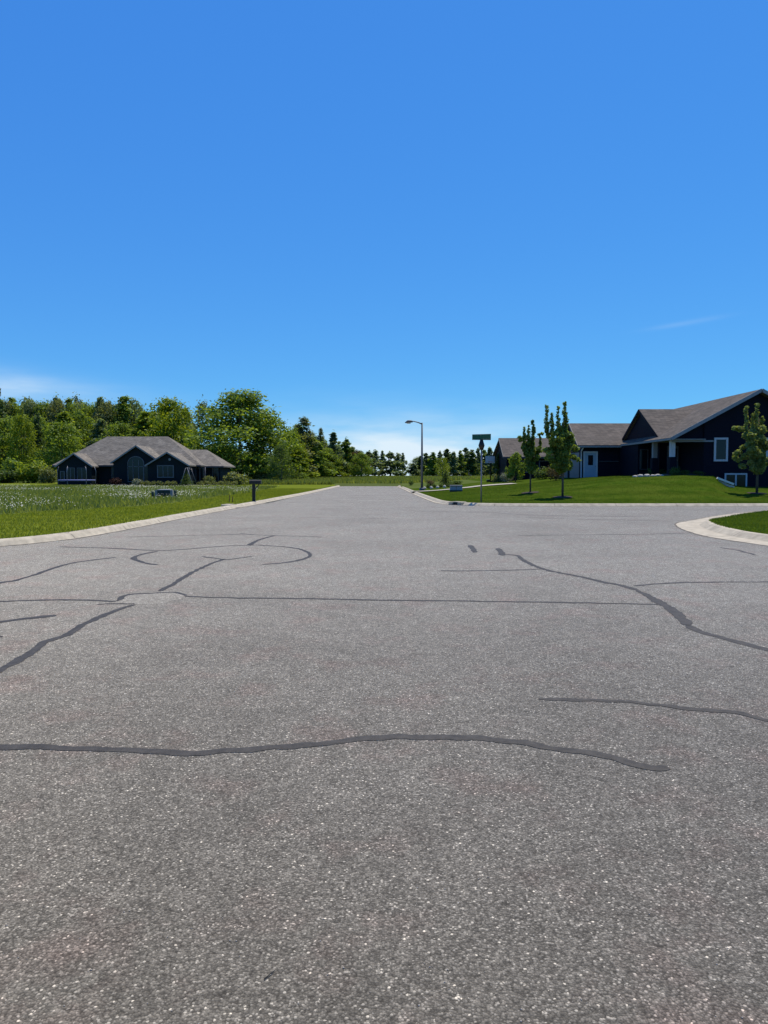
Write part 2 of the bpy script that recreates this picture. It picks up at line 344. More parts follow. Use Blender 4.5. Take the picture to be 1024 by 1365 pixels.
lb, rb, ib = offset(left_edge, W_L), offset(right_edge, W_R), offset(island_edge, W_I)
polyL = np.vstack([lb, [(-6.65, 105.0), (-6.65, 4000), (-4000, 4000), (-4000, 12.9)]])
polyR = np.vstack([rb, [(4000, 37.6), (4000, 4000), (2.25, 4000), (2.25, 105)]])
polyI = np.vstack([ib, [(9.6, -4000), (4000, -4000), (4000, 30.8)]])
def inpoly(P, x, y):
    r = np.zeros(x.shape, bool); n = len(P); j = n-1
    for i in range(n):
        xi, yi = P[i]; xj, yj = P[j]
        if yi != yj:
            c = ((yi > y) != (yj > y)) & (x < (xj-xi)*(y-yi)/(yj-yi)+xi); r ^= c
        j = i
    return r
def is_land(x, y):
    return inpoly(polyL, x, y) | inpoly(polyR, x, y) | inpoly(polyI, x, y) | (y > 105.15)
AX = np.array([3.2, 8, 12.4, 16, 20, 22.0, 22.9, 24.5, 27, 40, 80]); AZ = np.array([0, .36, .85, 1.25, 1.45, 1.40, .80, .66, .6, .5, .3])
def land_h(x, y):
    z = .12 + .8*smooth((y-60)/110.)
    bl = smooth((x-9)/8.)
    A = np.interp(x*(1+bl*(49.4/np.clip(y, 38, 49.4)-1)), AX, AZ)
    z = z + A*smooth((y-37.6)/11.)*(1-smooth((y-88)/45.))*(y > 36)
    z = z + .03*np.sin(x*.31+1.3)*np.sin(y*.23)*smooth((y-14)/10.) + .05*np.sin(x*.07+y*.05)*smooth((y-30)/40.)
    return z
def terr(x, y):
    x = np.asarray(x, float); y = np.asarray(y, float)
    return np.where(is_land(x, y), land_h(x, y), -.06)
xs = np.concatenate([-np.geomspace(3500, 75, 22), np.arange(-70, -15, .8), np.arange(-15, 30, .28), np.arange(30, 60, .8), np.geomspace(60, 3500, 22)])
ys = np.concatenate([-np.geomspace(3500, 20, 14), np.arange(-15, 10, 1.0), np.arange(10, 72, .25), np.arange(72, 112, .4), np.arange(112, 240, 2.5), np.geomspace(240, 4500, 24)])
XX, YY = np.meshgrid(xs, ys); ZZ = terr(XX, YY)
nx, ny = len(xs), len(ys)
I = (np.arange(ny-1)[:, None]*nx + np.arange(nx-1)[None]).ravel()
gm = mesh_np('ground', np.stack([XX.ravel(), YY.ravel(), ZZ.ravel()], 1), np.stack([I, I+1, I+1+nx, I+nx], 1))
ground = link('ground', gm, [MAT['lawn'], MAT['verge'], MAT['meadow'], MAT['field']]); tag(ground, kind='structure')
cx = (XX[:-1, :-1]+XX[1:, 1:])/2; cy = (YY[:-1, :-1]+YY[1:, 1:])/2
def verge_w(y): return np.interp(y, [16, 26.4, 30, 35, 41, 53, 70, 90], [7.6, 6.8, 6.1, 4.7, 4.2, 4.4, 5.6, 6.4])
def edge_x(y): return np.interp(y, left_edge[:, 1], left_edge[:, 0])
def meadow_mask(x, y):
    b = np.where(y > 16.5, edge_x(y) - verge_w(y), -4000)
    w = .5*np.sin(x*.9)+.35*np.sin(x*2.3+y)
    return inpoly(polyL, x, y) & (x < b + w*.6) & (y > 17 + w) & (y < 84 + 1.5*np.sin(x*.3))
mi = np.zeros(cx.shape, int)
mi[inpoly(polyL, cx, cy)] = 1
mi[meadow_mask(cx, cy)] = 2
mi[(cy > 98 + .8*np.sin(cx*.6)) & (cx > -23) & (cx < 4)] = 3
mi[cy > 108] = 3
mi[(cy > 78 + 3*np.sin(cx*.2)) & (cx > 1) & (cx < 11)] = 3
mi[(cy > 115)] = 3
gm.polygons.foreach_set('material_index', mi.ravel().astype(np.int32)); gm.polygons.foreach_set('use_smooth', np.ones(len(gm.polygons), bool)); gm.update()

road = MB(); road.add([(-90, -40, 0), (90, -40, 0), (90, 40, 0), (-90, 40, 0)], [(0, 1, 2, 3)])
road.add([(-6.3, 40, 0), (2.9, 40, 0), (2.9, 105.2, 0), (-6.3, 105.2, 0)], [(0, 1, 2, 3)])
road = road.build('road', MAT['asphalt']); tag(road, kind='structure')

def kerb(L, w, pan, gutter_only=None):
    prof = [(-.02, -.05), (0., .006), (pan*.9, .004), (pan+.07, .085), (pan+.12, .118), (pan+.16, .128), (w+.05, .132), (w+.08, -.1)]
    rows = [offset(L, d) for d, z in prof]
    v = []
    for r_, (d, z) in zip(rows, prof): v += [(p[0], p[1], z) for p in r_]
    n = len(L); f = [(i*n+k, i*n+k+1, (i+1)*n+k+1, (i+1)*n+k) for i in range(len(prof)-1) for k in range(n-1)]
    me = bpy.data.meshes.new('kerb'); me.from_pydata(v, [], f); me.update()
    o = link('kerb', me, MAT['concrete']); tag(o, kind='structure'); return o
def resample(L, step):
    d = np.concatenate([[0], np.cumsum(np.linalg.norm(np.diff(L, axis=0), axis=1))]); t = np.arange(0, d[-1], step)
    return np.stack([np.interp(t, d, L[:, 0]), np.interp(t, d, L[:, 1])], 1)
kerb(left_edge, W_L, .13); kerb(right_edge, W_R, .24); kerb(island_edge, W_I, .75)

# expansion joints of the kerbs
def joints(L, w, pan, step=3.0):
    R_ = resample(L, .25); k = int(step/.25); b = MB()
    T = np.gradient(R_, axis=0); T /= np.linalg.norm(T, axis=1)[:, None]
    for i in range(3, len(R_)-1, k):
        p, t = R_[i], T[i]; n_ = np.array([-t[1], t[0]])
        if abs(p[0]) > 35: continue
        prof = [(0.01, .010), (pan*.9, .009), (pan+.07, .090), (pan+.16, .133), (w+.04, .137)]
        vs = []
        for d, z in prof:
            for s in (-.012, .012):
                q = p + n_*d + t*s; vs.append((q[0], q[1], z))
        b.add(vs, [(2*j, 2*j+1, 2*j+3, 2*j+2) for j in range(len(prof)-1)])
    return b
jm = mat('joint_dark', (.12, .11, .095), rough=.9)
for (L, w, pan), ko in zip(((left_edge, W_L, .13), (right_edge, W_R, .24), (island_edge, W_I, .75)), [o for o in COL.objects if o.name.startswith('kerb')]):
    joints(L, w, pan).build('joint', jm, ko)

# dirt gathered in the gutters
dm = mat('gutter_dirt', (.13, .115, .09), rough=1, var=.35, scale=9)
for (L, w), ko in zip(((left_edge, .07), (right_edge, .08), (island_edge, .05)), [o for o in COL.objects if o.name.startswith('kerb')]):
    R_ = resample(L, .12); T = np.gradient(R_, axis=0); T /= np.linalg.norm(T, axis=1)[:, None]; N_ = np.stack([-T[:, 1], T[:, 0]], 1)
    k_ = (np.abs(R_[:, 0]) < 34) & (R_[:, 1] > 5); vs, fs, run = [], [], -1
    for q, n_, ok in zip(R_, N_, k_):
        if not ok: run = -1; continue
        a = w*(.55+1.1*noise.noise(Vector((q[0]*1.1, q[1]*1.1, 4)))); b_ = w*.6*(.5+noise.noise(Vector((q[0]*4, q[1]*4, 8))))
        a = max(a, .004); p0_, p1_ = q-n_*a, q+n_*(max(b_, .004)); vs += [(p0_[0], p0_[1], .0045), (p1_[0], p1_[1], .0105)]
        if run >= 0: i_ = len(vs)-4; fs.append((i_, i_+2, i_+3, i_+1))
        run = 1
    me = bpy.data.meshes.new('gutter_dirt'); me.from_pydata(vs, [], fs); me.update(); link('gutter_dirt', me, dm, ko)

# tree placement helper: pixel -> point on the terrain
def hit(px, py):
    d = ray(px, py); p = Vector((0, 0, CAM_H)); prev = p
    y = 1.0
    while y < 400:
        q = at(px, py, y)
        if q.z <= float(terr(q.x, q.y)) or (q.z <= 0): return Vector((q.x, q.y, max(float(terr(q.x, q.y)), 0)))
        y += .1 if y < 120 else .5
    return at(px, py, 400)
def gz(x, y): return max(0.0, float(terr(x, y)))
def on(px, Y):
    x = (px-512)/F*Y*1.0; return Vector((x, Y, gz(x, Y)))

# ------------------------------------------------------------ sealed cracks in the road
def crack(pts, w0, w1=None, seed=0, taper=(0, 0), mat_='tar', lab=None):
    rr = random.Random(seed*7+3); w1 = w1 or w0
    P = catmull([tuple(flat(*p).xy) for p in pts], 5); P = resample(P, .03 if P[0][1] < 7 else .06)
    if len(P) < 3: return
    T = np.gradient(P, axis=0); T /= np.linalg.norm(T, axis=1)[:, None]+1e-9; N = np.stack([-T[:, 1], T[:, 0]], 1); n = len(P)
    v = []
    for i in range(n):
        t = i/(n-1); w = (w0+(w1-w0)*t)*.86*(.75+.5*noise.noise(Vector((P[i][0]*1.7, P[i][1]*1.7, seed))) + .25)
        e = min(1, min(i+1, n-i)/3.0) ** .5
        j = noise.noise(Vector((P[i][0]*6, P[i][1]*6, seed+5)))*.025
        a = w/2*e*(1+.35*noise.noise(Vector((P[i][0]*9, P[i][1]*9, seed+9)))+.25*noise.noise(Vector((P[i][0]*31, P[i][1]*31, seed+9)))); b = w/2*e*(1+.35*noise.noise(Vector((P[i][0]*9, P[i][1]*9, seed+19)))+.25*noise.noise(Vector((P[i][0]*31, P[i][1]*31, seed+19))))
        for s, z in ((a, .0030), (a*.7, .0048), (-b*.7, .0048), (-b, .0030)):
            q = P[i] + N[i]*(s+j); v.append((q[0], q[1], z))
    f = [(4*i+k, 4*i+k+1, 4*i+k+5, 4*i+k+4) for i in range(n-1) for k in range(3)]
    me = bpy.data.meshes.new('crack_seal'); me.from_pydata(v, [], f); me.polygons.foreach_set('use_smooth', [True]*len(f)); me.update()
    o = link('crack_seal', me, MAT[mat_], road)
    if lab: o['label'] = lab
    return o
C_ = [
 ([(-60,997),(0,996),(50,996),(100,998),(160,1000),(220,1002),(265,1004),(310,1001),(360,997),(420,993),(460,987),(500,984),(560,983),(630,984),(680,989),(740,998),(790,1004),(820,1011),(850,1020),(875,1025),(893,1024)], .066, .095),
 ([(718,931),(760,933),(840,936),(870,939),(920,945),(980,951),(1024,961),(1080,968)], .06, .075),
 ([(-40,915),(0,894),(25,880),(45,868),(60,856),(90,846),(110,833),(135,822),(160,812),(180,806)], .10, .085),
 ([(130,806),(150,805),(180,805)], .05, .06),
 ([(157,801),(170,793),(205,791),(235,790),(249,795)], .085, .085),
 ([(-40,803),(0,802),(60,800),(110,800),(160,802)], .08, .08),
 ([(247,795),(300,797),(400,798),(500,800),(600,801),(650,802),(740,803),(880,806)], .075, .07),
 ([(213,788),(235,776),(255,764),(280,752),(300,745)], .105, .085),
 ([(270,742),(285,744),(300,746),(320,744),(340,741)], .09, .07),
 ([(80,729),(150,731),(210,734),(250,732),(300,728),(332,727),(350,727),(395,731),(414,739),(405,745),(380,750),(345,753)], .08, .09),
 ([(332,727),(345,720),(366,714)], .14, .08),
 ([(320,711),(340,713),(430,716)], .07, .07), ([(170,716),(250,714),(330,712)], .06, .06),
 ([(210,735),(190,739),(178,744),(195,751),(212,753)], .10, .10),
 ([(-30,785),(0,777),(20,774),(50,765),(70,758),(100,750),(155,743)], .10, .08),
 ([(-20,833),(0,829),(40,824),(60,822),(82,820)], .10, .14), ([(-15,850),(8,849)], .07, .07),
 ([(664,731),(668,736),(671,741)], .13, .16), ([(627,727),(634,737)], .16, .12),
 ([(675,739),(690,741),(700,748),(725,759),(770,768),(800,775),(830,781),(850,787)], .11, .11),
 ([(850,787),(870,798),(885,806),(905,820),(918,834)], .11, .14), ([(918,834),(935,843),(970,852),(1024,867),(1070,878)], .11, .09),
 ([(588,761),(640,761),(725,759)], .10, .07), ([(845,781),(900,777),(960,776),(1060,776)], .08, .08),
 ([(690,714),(780,713),(870,712),(930,710)], .08, .08), ([(960,730),(985,734),(1007,740)], .08, .08),
 ([(560,682),(640,683),(720,687),(860,689)], .10, .10), ([(700,690),(760,692),(880,694)], .08, .08), ([(400,690),(520,691)], .07, .07),
]
for i, (p, a, b) in enumerate(C_): crack(p, a, b, i)
pt = MB(); pc = flat(203, 797); ring = []
for k in range(40):
    a = 2*math.pi*k/40; r_ = 1+.22*noise.noise(Vector((math.cos(a)*1.6, math.sin(a)*1.6, 3)))
    ring.append((pc.x+math.cos(a)*.40*r_, pc.y+math.sin(a)*.42*r_, .0022))
pt.add(ring, [tuple(range(40))]); pt.build('worn_patch', MAT['patch'], road)['label'] = 'pale worn patch where cracks meet'
# small dark twig, chips and loose stones lying on the near asphalt
tw = flat(360, 1301); b = MB(); b.tube([(tw.x-.014, tw.y-.02, .004), (tw.x, tw.y, .006), (tw.x+.012, tw.y+.02, .004)], [.0014, .0019, .001], 6)
tag(b.build('twig', MAT['black'], None, tw), 'small dark twig lying on the asphalt near the bottom of the photo', 'twig')

def scatter_stones():
    rr = np.random.default_rng(5); N = 1500
    x = rr.uniform(-4.5, 4.5, N); y = 1.9 + rr.random(N)**1.3*7; r_ = rr.uniform(.0018, .0040, N)
    base = np.array([(1,0,0),(0,1,0),(-1,0,0),(0,-1,0),(0,0,.8),(0,0,-.3)], float); fs = np.array([(0,1,4),(1,2,4),(2,3,4),(3,0,4),(1,0,5),(2,1,5),(3,2,5),(0,3,5)])
    V = base[None]*r_[:, None, None]*rr.uniform(.6, 1.3, (N, 6, 1)); a = rr.uniform(0, 6.3, N); c, s = np.cos(a)[:, None], np.sin(a)[:, None]
    X = V[:, :, 0]*c-V[:, :, 1]*s; Y = V[:, :, 0]*s+V[:, :, 1]*c
    V = np.stack([X+x[:, None], Y+y[:, None], V[:, :, 2]+.001], 2).reshape(-1, 3)
    Fc = (fs[None]+np.arange(N)[:, None, None]*6).reshape(-1, 3)
    o = link('loose_chippings', mesh_np('loose_chippings', V, Fc), mat('chip', (.34, .31, .27), rough=.7, var=.3, scale=60.))
    tag(o, 'pale loose stone chippings scattered over the near asphalt', 'gravel', kind='stuff')
scatter_stones()

# ------------------------------------------------------------ grass
def blades(name, n, sampler, hmin, hmax, wid, material, seed, label, cat='grass'):
    rr = np.random.default_rng(seed); x, y = sampler(rr, n); z = land_h(x, y) - .01; n = len(x)
    h = rr.uniform(hmin, hmax, n); w = wid*rr.uniform(.6, 1.3, n); a = rr.uniform(0, 2*np.pi, n)
    lx, ly = rr.normal(0, .35, n)*h, rr.normal(0, .35, n)*h
    V = np.stack([np.stack([x-np.cos(a)*w, y-np.sin(a)*w, z], 1), np.stack([x+np.cos(a)*w, y+np.sin(a)*w, z], 1), np.stack([x+lx, y+ly, z+h], 1)], 1).reshape(-1, 3)
    o = link(name, mesh_np(name, V, np.arange(3*n).reshape(-1, 3)), material); tag(o, label, cat, kind='stuff'); return o
def samp(x0, x1, y0, y1, cond, py=1.0):
    def f(rr, n):
        x = rr.uniform(x0, x1, n); y = y0 + (y1-y0)*rr.random(n)**py; k = cond(x, y); return x[k], y[k]
    return f
blades('lawn_grass', 150000, samp(9, 22, 12, 31.5, lambda x, y: inpoly(polyI, x, y) & (x < y*.62+2)), .03, .06, .010, MAT['blade'], 1, 'short green mown grass on the near right street corner')
blades('verge_grass', 330000, samp(-30, -6.5, 13, 75, lambda x, y: inpoly(polyL, x, y) & ~meadow_mask(x, y) & (x > -y*.6-2), 1.4), .03, .08, .012, MAT['blade_v'], 2, 'bright mown grass strip beside the left kerb')
blades('meadow_grass', 170000, samp(-56, -8, 16, 89, lambda x, y: meadow_mask(x, y) & (x > -y*.58-3), 1.3), .10, .30, .030, MAT['blade_m'], 3, 'rough unmown meadow grass and clover in front of the left house')
blades('field_grass', 90000, samp(-40, 22, 98, 175, lambda x, y: (y > 106) | (x > -23) & (x < -6.8), 1.5), .25, .65, .06, MAT['blade_m'], 4, 'tall pale field grass beyond the end of the road')
blades('corner_lawn_grass', 150000, samp(3, 27, 36.5, 62, lambda x, y: inpoly(polyR, x, y) & (x < y*.55), 1.5), .02, .045, .014, MAT['blade'], 6, 'mown green lawn sloping up to the dark blue house')
def flowers():
    rr = np.random.default_rng(9); N = 60000
    x = rr.uniform(-56, -8, N); y = 16+73*rr.random(N)**1.1
    nz = np.array([noise.noise(Vector((a*.16, b*.10, 2)))+.6*noise.noise(Vector((a*.5, b*.28, 7))) for a, b in zip(x, y)])
    k = meadow_mask(x, y) & (nz > -.12+1.0*rr.random(N)) & (x > -y*.58-3); x, y = x[k], y[k]; n = len(x)
    z = land_h(x, y)+rr.uniform(.12, .30, n); r_ = rr.uniform(.014, .030, n)
    base = np.array([(1,0,0),(0,1,0),(-1,0,0),(0,-1,0),(0,0,.8)], float); fs = np.array([(0,1,4),(1,2,4),(2,3,4),(3,0,4)])
    V = (base[None]*r_[:, None, None] + np.stack([x, y, z], 1)[:, None]).reshape(-1, 3); Fc = (fs[None]+np.arange(n)[:, None, None]*5).reshape(-1, 3)
    tag(link('clover_flowers', mesh_np('clover_flowers', V, Fc), MAT['flower']), 'white clover flowers in drifts across the left meadow', 'flowers', kind='stuff')
flowers()

# ------------------------------------------------------------ foliage tools
def leaf_quads(P, Nrm, size, rr, up=.45):
    n = len(P); d = Nrm + rr.normal(0, .6, (n, 3)); d[:, 2] += up; d /= np.linalg.norm(d, axis=1)[:, None]+1e-9
    t = np.cross(d, rr.normal(0, 1, (n, 3))); t /= np.linalg.norm(t, axis=1)[:, None]+1e-9; b = np.cross(d, t)
    s = size*rr.uniform(.55, 1.25, n)[:, None]
    V = np.stack([P-t*s, P-b*s*.55, P+t*s, P+b*s*.55], 1).reshape(-1, 3)
    return V, np.arange(4*n).reshape(-1, 4)
def cloud(cl, per, rr, core=.35, fuzz=.3):
    """cl: list of (centre, rx, ry, rz); sample leaf points around the shells"""
    Ps, Ns = [], []
    tot = sum((c[1]*c[2]*c[3])**(2/3) for c in cl)
    for c, rx, ry, rz in cl:
        k = max(6, int(per*((rx*ry*rz)**(2/3))/tot)); d = rr.normal(0, 1, (k, 3)); d /= np.linalg.norm(d, axis=1)[:, None]
        r_ = core+(1-core)*rr.random((k, 1))**.6 + np.abs(rr.normal(0, fuzz, (k, 1)))
        Ps.append(np.array(c)[None] + d*r_*np.array([rx, ry, rz])); Ns.append(d)
    return np.vstack(Ps), np.vstack(Ns)
def crown_mesh(kind, seed, leaves, size):
    rr = np.random.default_rng(seed); cl = []; limbs = []
    # unit tree: height 10, crown radius given per kind
    if kind == 'round':
        Rr, z0, z1 = 3.6, 1.2, 10.
        for i in range(110):
            t = (i+rr.random())/110; z = z0+(z1-z0-.8)*t; prof = math.sin(math.pi*min(1, .18+.80*t)**.85)**.6
            a = rr.uniform(0, 6.283); r_ = Rr*prof*rr.uniform(.1, .95)**.6
            q = rr.uniform(.40, 1.0); cl.append(((r_*math.cos(a), r_*math.sin(a), z), q, q, q*.75))
    elif kind == 'tall':
        Rr, z0, z1 = 2.0, 1.5, 10.
        for i in range(70):
            t = rr.random(); z = z0+(z1-z0-.3)*t; prof = (1-t)**.75*.95+.05
            a = rr.uniform(0, 6.283); r_ = Rr*prof*rr.uniform(.1, .9); q = rr.uniform(.3, .7)*(1-.62*t)
            cl.append(((r_*math.cos(a), r_*math.sin(a), z), q, q, q*1.1))
    elif kind == 'ragged':
        z0, z1 = 1.8, 10.
        for i in range(48):
            t = rr.random()**.8; z = z0+(z1-z0-.2)*t
            a = rr.uniform(0, 6.283); r_ = 2.1*(1-t)**.8*rr.uniform(.1, 1.)+.1; q = rr.uniform(.25, .55)*(1-.6*t)
            cl.append(((r_*math.cos(a), r_*math.sin(a), z), q, q, q*1.2))
        cl.append(((0, 0, 9.3), .16, .16, .7))
    elif kind == 'spruce':
        for i in range(22):
            t = i/21; z = .7+9.0*t; r_ = 1.9*(1-t)**.9+.12
            for k in range(5 if t < .8 else 3):
                a = rr.uniform(0, 6.283); cl.append(((r_*.5*math.cos(a), r_*.5*math.sin(a), z+rr.normal(0, .1)), r_*.55, r_*.55, .28))
    elif kind == 'bush':
        for i in range(22):
            a = rr.uniform(0, 6.283); r_ = 4.2*rr.random()**.6; z = rr.uniform(1.5, 8)*(1-.06*r_*1.0); q = rr.uniform(1.4, 2.6)
            cl.append(((r_*math.cos(a), r_*math.sin(a), z), q, q, q*.9))
    elif kind == 'twiggy':
        for i in range(40):
            t = rr.random(); z = 2.5+7.4*t; a = rr.uniform(0, 6.283); r_ = 2.5*math.sin(math.pi*(.15+.8*t))*rr.uniform(.2, 1); q = rr.uniform(.25, .5)
            cl.append(((r_*math.cos(a), r_*math.sin(a), z), q, q, q*1.5))
    P, N = cloud(cl, leaves, rr, *((0., .5) if kind in ('tall', 'ragged', 'twiggy') else (.3, .35))); V, Fc = leaf_quads(P, N, size, rr)
    me = mesh_np('crown', V, Fc)
    # trunk with limbs reaching into the clumps
    b = MB()
    if kind != 'bush':
        tr = .17 if kind in ('tall', 'ragged', 'twiggy') else .22
        top = 8.8 if kind in ('spruce', 'tall', 'ragged') else 6.5
        pts = [(rr.normal(0, .05)*k, rr.normal(0, .05)*k, top*k/5) for k in range(6)]; b.tube(pts, [tr*(1-.17*k) for k in range(6)], 7)
        for c in [cl[i] for i in rr.choice(len(cl), min(len(cl), 12), replace=False)]:
            e = Vector(c[0]); z = max(1.2, e.z-1.4-.5*rr.random()); z = min(z, top*.9)
            s = Vector((0, 0, z)); mmid = (s+e)/2 + Vector((0, 0, .12)); b.tube([s, mmid, e], [tr*.42, tr*.28, tr*.1], 5)
    else:
        for k in range(5):
            a = k*1.25; b.tube([(0, 0, 0), (1.2*math.cos(a), 1.2*math.sin(a), 3.5)], [.25, .1], 5)
    return me, b
PROTO = {}
def proto(kind, seed, leaves, size, lm, bark='bark'):
    key = (kind, seed, lm)
    if key in PROTO: return PROTO[key]
    cm_, b = crown_mesh(kind, seed, leaves, size); cm_.materials.append(MAT[lm])
    tm = bpy.data.meshes.new('trunk'); tm.from_pydata([tuple(p) for p in b.v], [], b.f); tm.materials.append(MAT[bark]); tm.polygons.foreach_set('use_smooth', b.sm); tm.update()
    # measured extents
    co = np.zeros(len(cm_.vertices)*3, np.float32); cm_.vertices.foreach_get('co', co); co = co.reshape(-1, 3)
    PROTO[key] = (cm_, tm, float(np.percentile(co[:, 2], 99.7)), float(np.percentile(np.abs(co[:, 0]), 97)))
    return PROTO[key]
def put_tree(name, kind, seed, lm, px, top, Y, wpx, label, cat, group=None, leaves=8000, size=.17, bark='bark', base=None):
    cm_, tm, H, Rr = proto(kind, seed, leaves, size, lm, bark)
    p = on(px, Y) if base is None else hit(px, base)
    ztop = at(px, top, p.y).z; h = ztop-p.z; w = wpx/F*p.y/2
    o = empty(name, p, random.Random(int(px*7+Y)).uniform(0, 6.28)); o.scale = (w/Rr, w/Rr, h/H)
    tag(o, label, cat, group)
    c = bpy.data.objects.new('foliage' if kind == 'bush' else 'crown', cm_); COL.objects.link(c); c.parent = o
    t = bpy.data.objects.new('stem' if kind == 'bush' else 'trunk', tm); COL.objects.link(t); t.parent = o
    return o

# ---- woods on the left
GW = 'trees in the woods behind the left house'
LW = 'leafy green tree in the dense woods behind the left house'
rt = random.Random(11)
# back row (solid mass)
for i, px in enumerate(range(-70, 262, 21)):
    top = 537+rt.uniform(-6, 6) if px < 200 else 545+rt.uniform(-5, 8)
    kind = ['tall', 'round', 'round', 'ragged'][i % 4]; lm = ['leaf', 'leaf_olive', 'leaf_blue', 'leaf', 'leaf_olive'][(i*3+1) % 5]
    put_tree('broadleaf_tree', kind, i % 3, lm, px+rt.uniform(-5, 5), top, 152+rt.uniform(-6, 10), 42 if kind != 'round' else 50, LW, 'tree', GW)
for i, px in enumerate(range(-50, 232, 27)):
    put_tree('broadleaf_tree', ['round', 'tall'][i % 2], 1+i % 3, ['leaf', 'leaf_bright', 'leaf', 'leaf_blue'][i % 4], px+rt.uniform(-6, 6), 560+rt.uniform(-12, 10), 134+rt.uniform(-4, 6), 52, LW, 'tree', GW)
for i, px in enumerate(range(-60, 262, 17)):
    put_tree('broadleaf_tree', 'round', i % 4, ['leaf_olive', 'leaf', 'leaf_blue', 'leaf'][i % 4], px+rt.uniform(-5, 5), (534 if px < 195 else 552)+rt.uniform(-3, 7), 146+rt.uniform(-3, 3), 46, LW, 'tree', GW)
put_tree('spruce_tree', 'spruce', 4, 'leaf_dark', 3, 527, 138, 34, 'dark spruce at the far left edge of the photo', 'tree')
put_tree('spruce_tree', 'spruce', 5, 'leaf_dark', 52, 545, 128, 26, 'dark pointed spruce among pale green trees on the far left', 'tree')
put_tree('broadleaf_tree', 'round', 6, 'leaf_bright', 32, 553, 124, 40, 'light green broadleaf tree left of the left house, next to the photo edge', 'tree')
put_tree('broadleaf_tree', 'round', 7, 'leaf', 84, 563, 120, 56, 'broad light green tree just behind the left end of the left house', 'tree')
put_tree('twiggy_tree', 'twiggy', 8, 'leaf_olive', 106, 526, 150, 34, 'sparse twiggy tree with sky showing through, above the left end of the roof', 'tree', leaves=1500)
put_tree('broadleaf_tree', 'tall', 9, 'leaf_blue', 136, 531, 146, 30, 'narrow blue-green tree behind the highest part of the left house roof', 'tree')
put_tree('broadleaf_tree', 'tall', 10, 'leaf', 168, 530, 146, 44, 'tall olive green tree just left of the bright maple behind the roof', 'tree')
put_tree('maple_tree', 'round', 11, 'leaf_bright', 229, 531, 132, 78, 'bright yellow-green rounded maple rising behind the left house roof', 'tree', leaves=7500)
put_tree('twiggy_tree', 'twiggy', 12, 'leaf_olive', 270, 533, 140, 34, 'thin tree with sky gaps between the bright maple and the big round tree', 'tree', leaves=1600, bark='bark_pale')
put_tree('oak_tree', 'round', 13, 'leaf', 318, 522, 120, 112, 'largest round green tree, highest crown right of the left house', 'tree', leaves=14000, size=.15)
put_tree('broadleaf_tree', 'round', 14, 'leaf', 362, 556, 124, 70, 'full green tree leaning against the right side of the largest round tree', 'tree', leaves=7000)
put_tree('broadleaf_tree', 'round', 6, 'leaf_bright', 292, 588, 116, 44, 'small light green tree below the largest round tree, right of the house roof', 'tree')
put_tree('broadleaf_tree', 'round', 15, 'leaf_bright', 387, 572, 130, 44, 'light green rounded tree behind the small very dark tree', 'tree')
put_tree('ragged_tree', 'tall', 16, 'leaf_olive', 405, 558, 140, 40, 'tall ragged olive tree at the right shoulder of the woods', 'tree')
put_tree('broadleaf_tree', 'tall', 1, 'leaf', 420, 583, 142, 40, 'mid green tree right of the ragged olive tree', 'tree')
put_tree('spire_tree', 'tall', 2, 'leaf_olive', 428, 572, 150, 22, 'narrow pointed olive tree, first of the two thin spires right of the woods', 'tree')
put_tree('spire_tree', 'ragged', 3, 'leaf_blue', 445, 577, 152, 24, 'thin ragged spire tree, second of the two spires right of the woods', 'tree')
put_tree('broadleaf_tree', 'ragged', 17, 'leaf', 462, 586, 156, 32, 'uneven green tree above the left kerb end of the road', 'tree')
put_tree('broadleaf_tree', 'round', 18, 'leaf_brown', 472, 600, 160, 40, 'reddish brown tree in the row beyond the road end', 'tree')
put_tree('broadleaf_tree', 'round', 3, 'leaf', 456, 600, 158, 34, 'low green tree left of the reddish brown tree', 'tree')
GE = 'young trees at the foot of the woods right of the left house'
for i, (px, tp, w) in enumerate([(340, 592, 46), (398, 596, 40), (418, 602, 40), (436, 598, 38), (446, 606, 30), (482, 604, 30), (404, 610, 30), (356, 606, 34), (310, 600, 34), (330, 606, 40)]):
    put_tree('young_tree', ['round', 'tall', 'round'][i % 3], i % 3, ['leaf', 'leaf_bright', 'leaf'][i % 3], px, tp, 128+i*1.5 if px < 400 else 146+i, w, 'young green tree at the foot of the woods right of the left house', 'tree', GE)
pt_ = put_tree('ornamental_tree', 'round', 19, 'leaf_dark', 375, 592, 104, 33, 'small very dark round tree standing on the grass right of the left house', 'tree', leaves=4500)
# centre row beyond the road
GC = 'thin trees in the row beyond the end of the road'
for i, (px, tp, w) in enumerate([(492, 602, 18), (500, 600, 20), (510, 601, 18), (520, 603, 20), (530, 604, 18), (537, 604, 16)]):
    put_tree('thin_tree', ['ragged', 'tall', 'ragged'][i % 3], 4+i % 3, 'leaf_blue', px, tp, 182+3*(i % 3), w*1.15, 'thin blue-green tree with sky showing through, in the row beyond the end of the road', 'tree', GC, leaves=1500, size=.3)
GR_ = 'trees in the far row right of the road'
for i, px in enumerate([551, 560, 568, 577, 586, 596, 604, 613, 621, 629, 637, 645, 653, 661, 668]):
    tp = [618, 608, 604, 603, 602, 599, 603, 601, 597, 600, 598, 600, 597, 600, 604][i]
    put_tree('thin_tree', ['ragged', 'tall', 'ragged', 'tall'][i % 4], 7+i % 3, ['leaf_blue', 'leaf_dark', 'leaf_blue', 'leaf'][i % 4], px, tp, 185+4*(i % 3), 19, 'slim dark blue-green tree in the far row right of the road', 'tree', GR_, leaves=2000, size=.3)
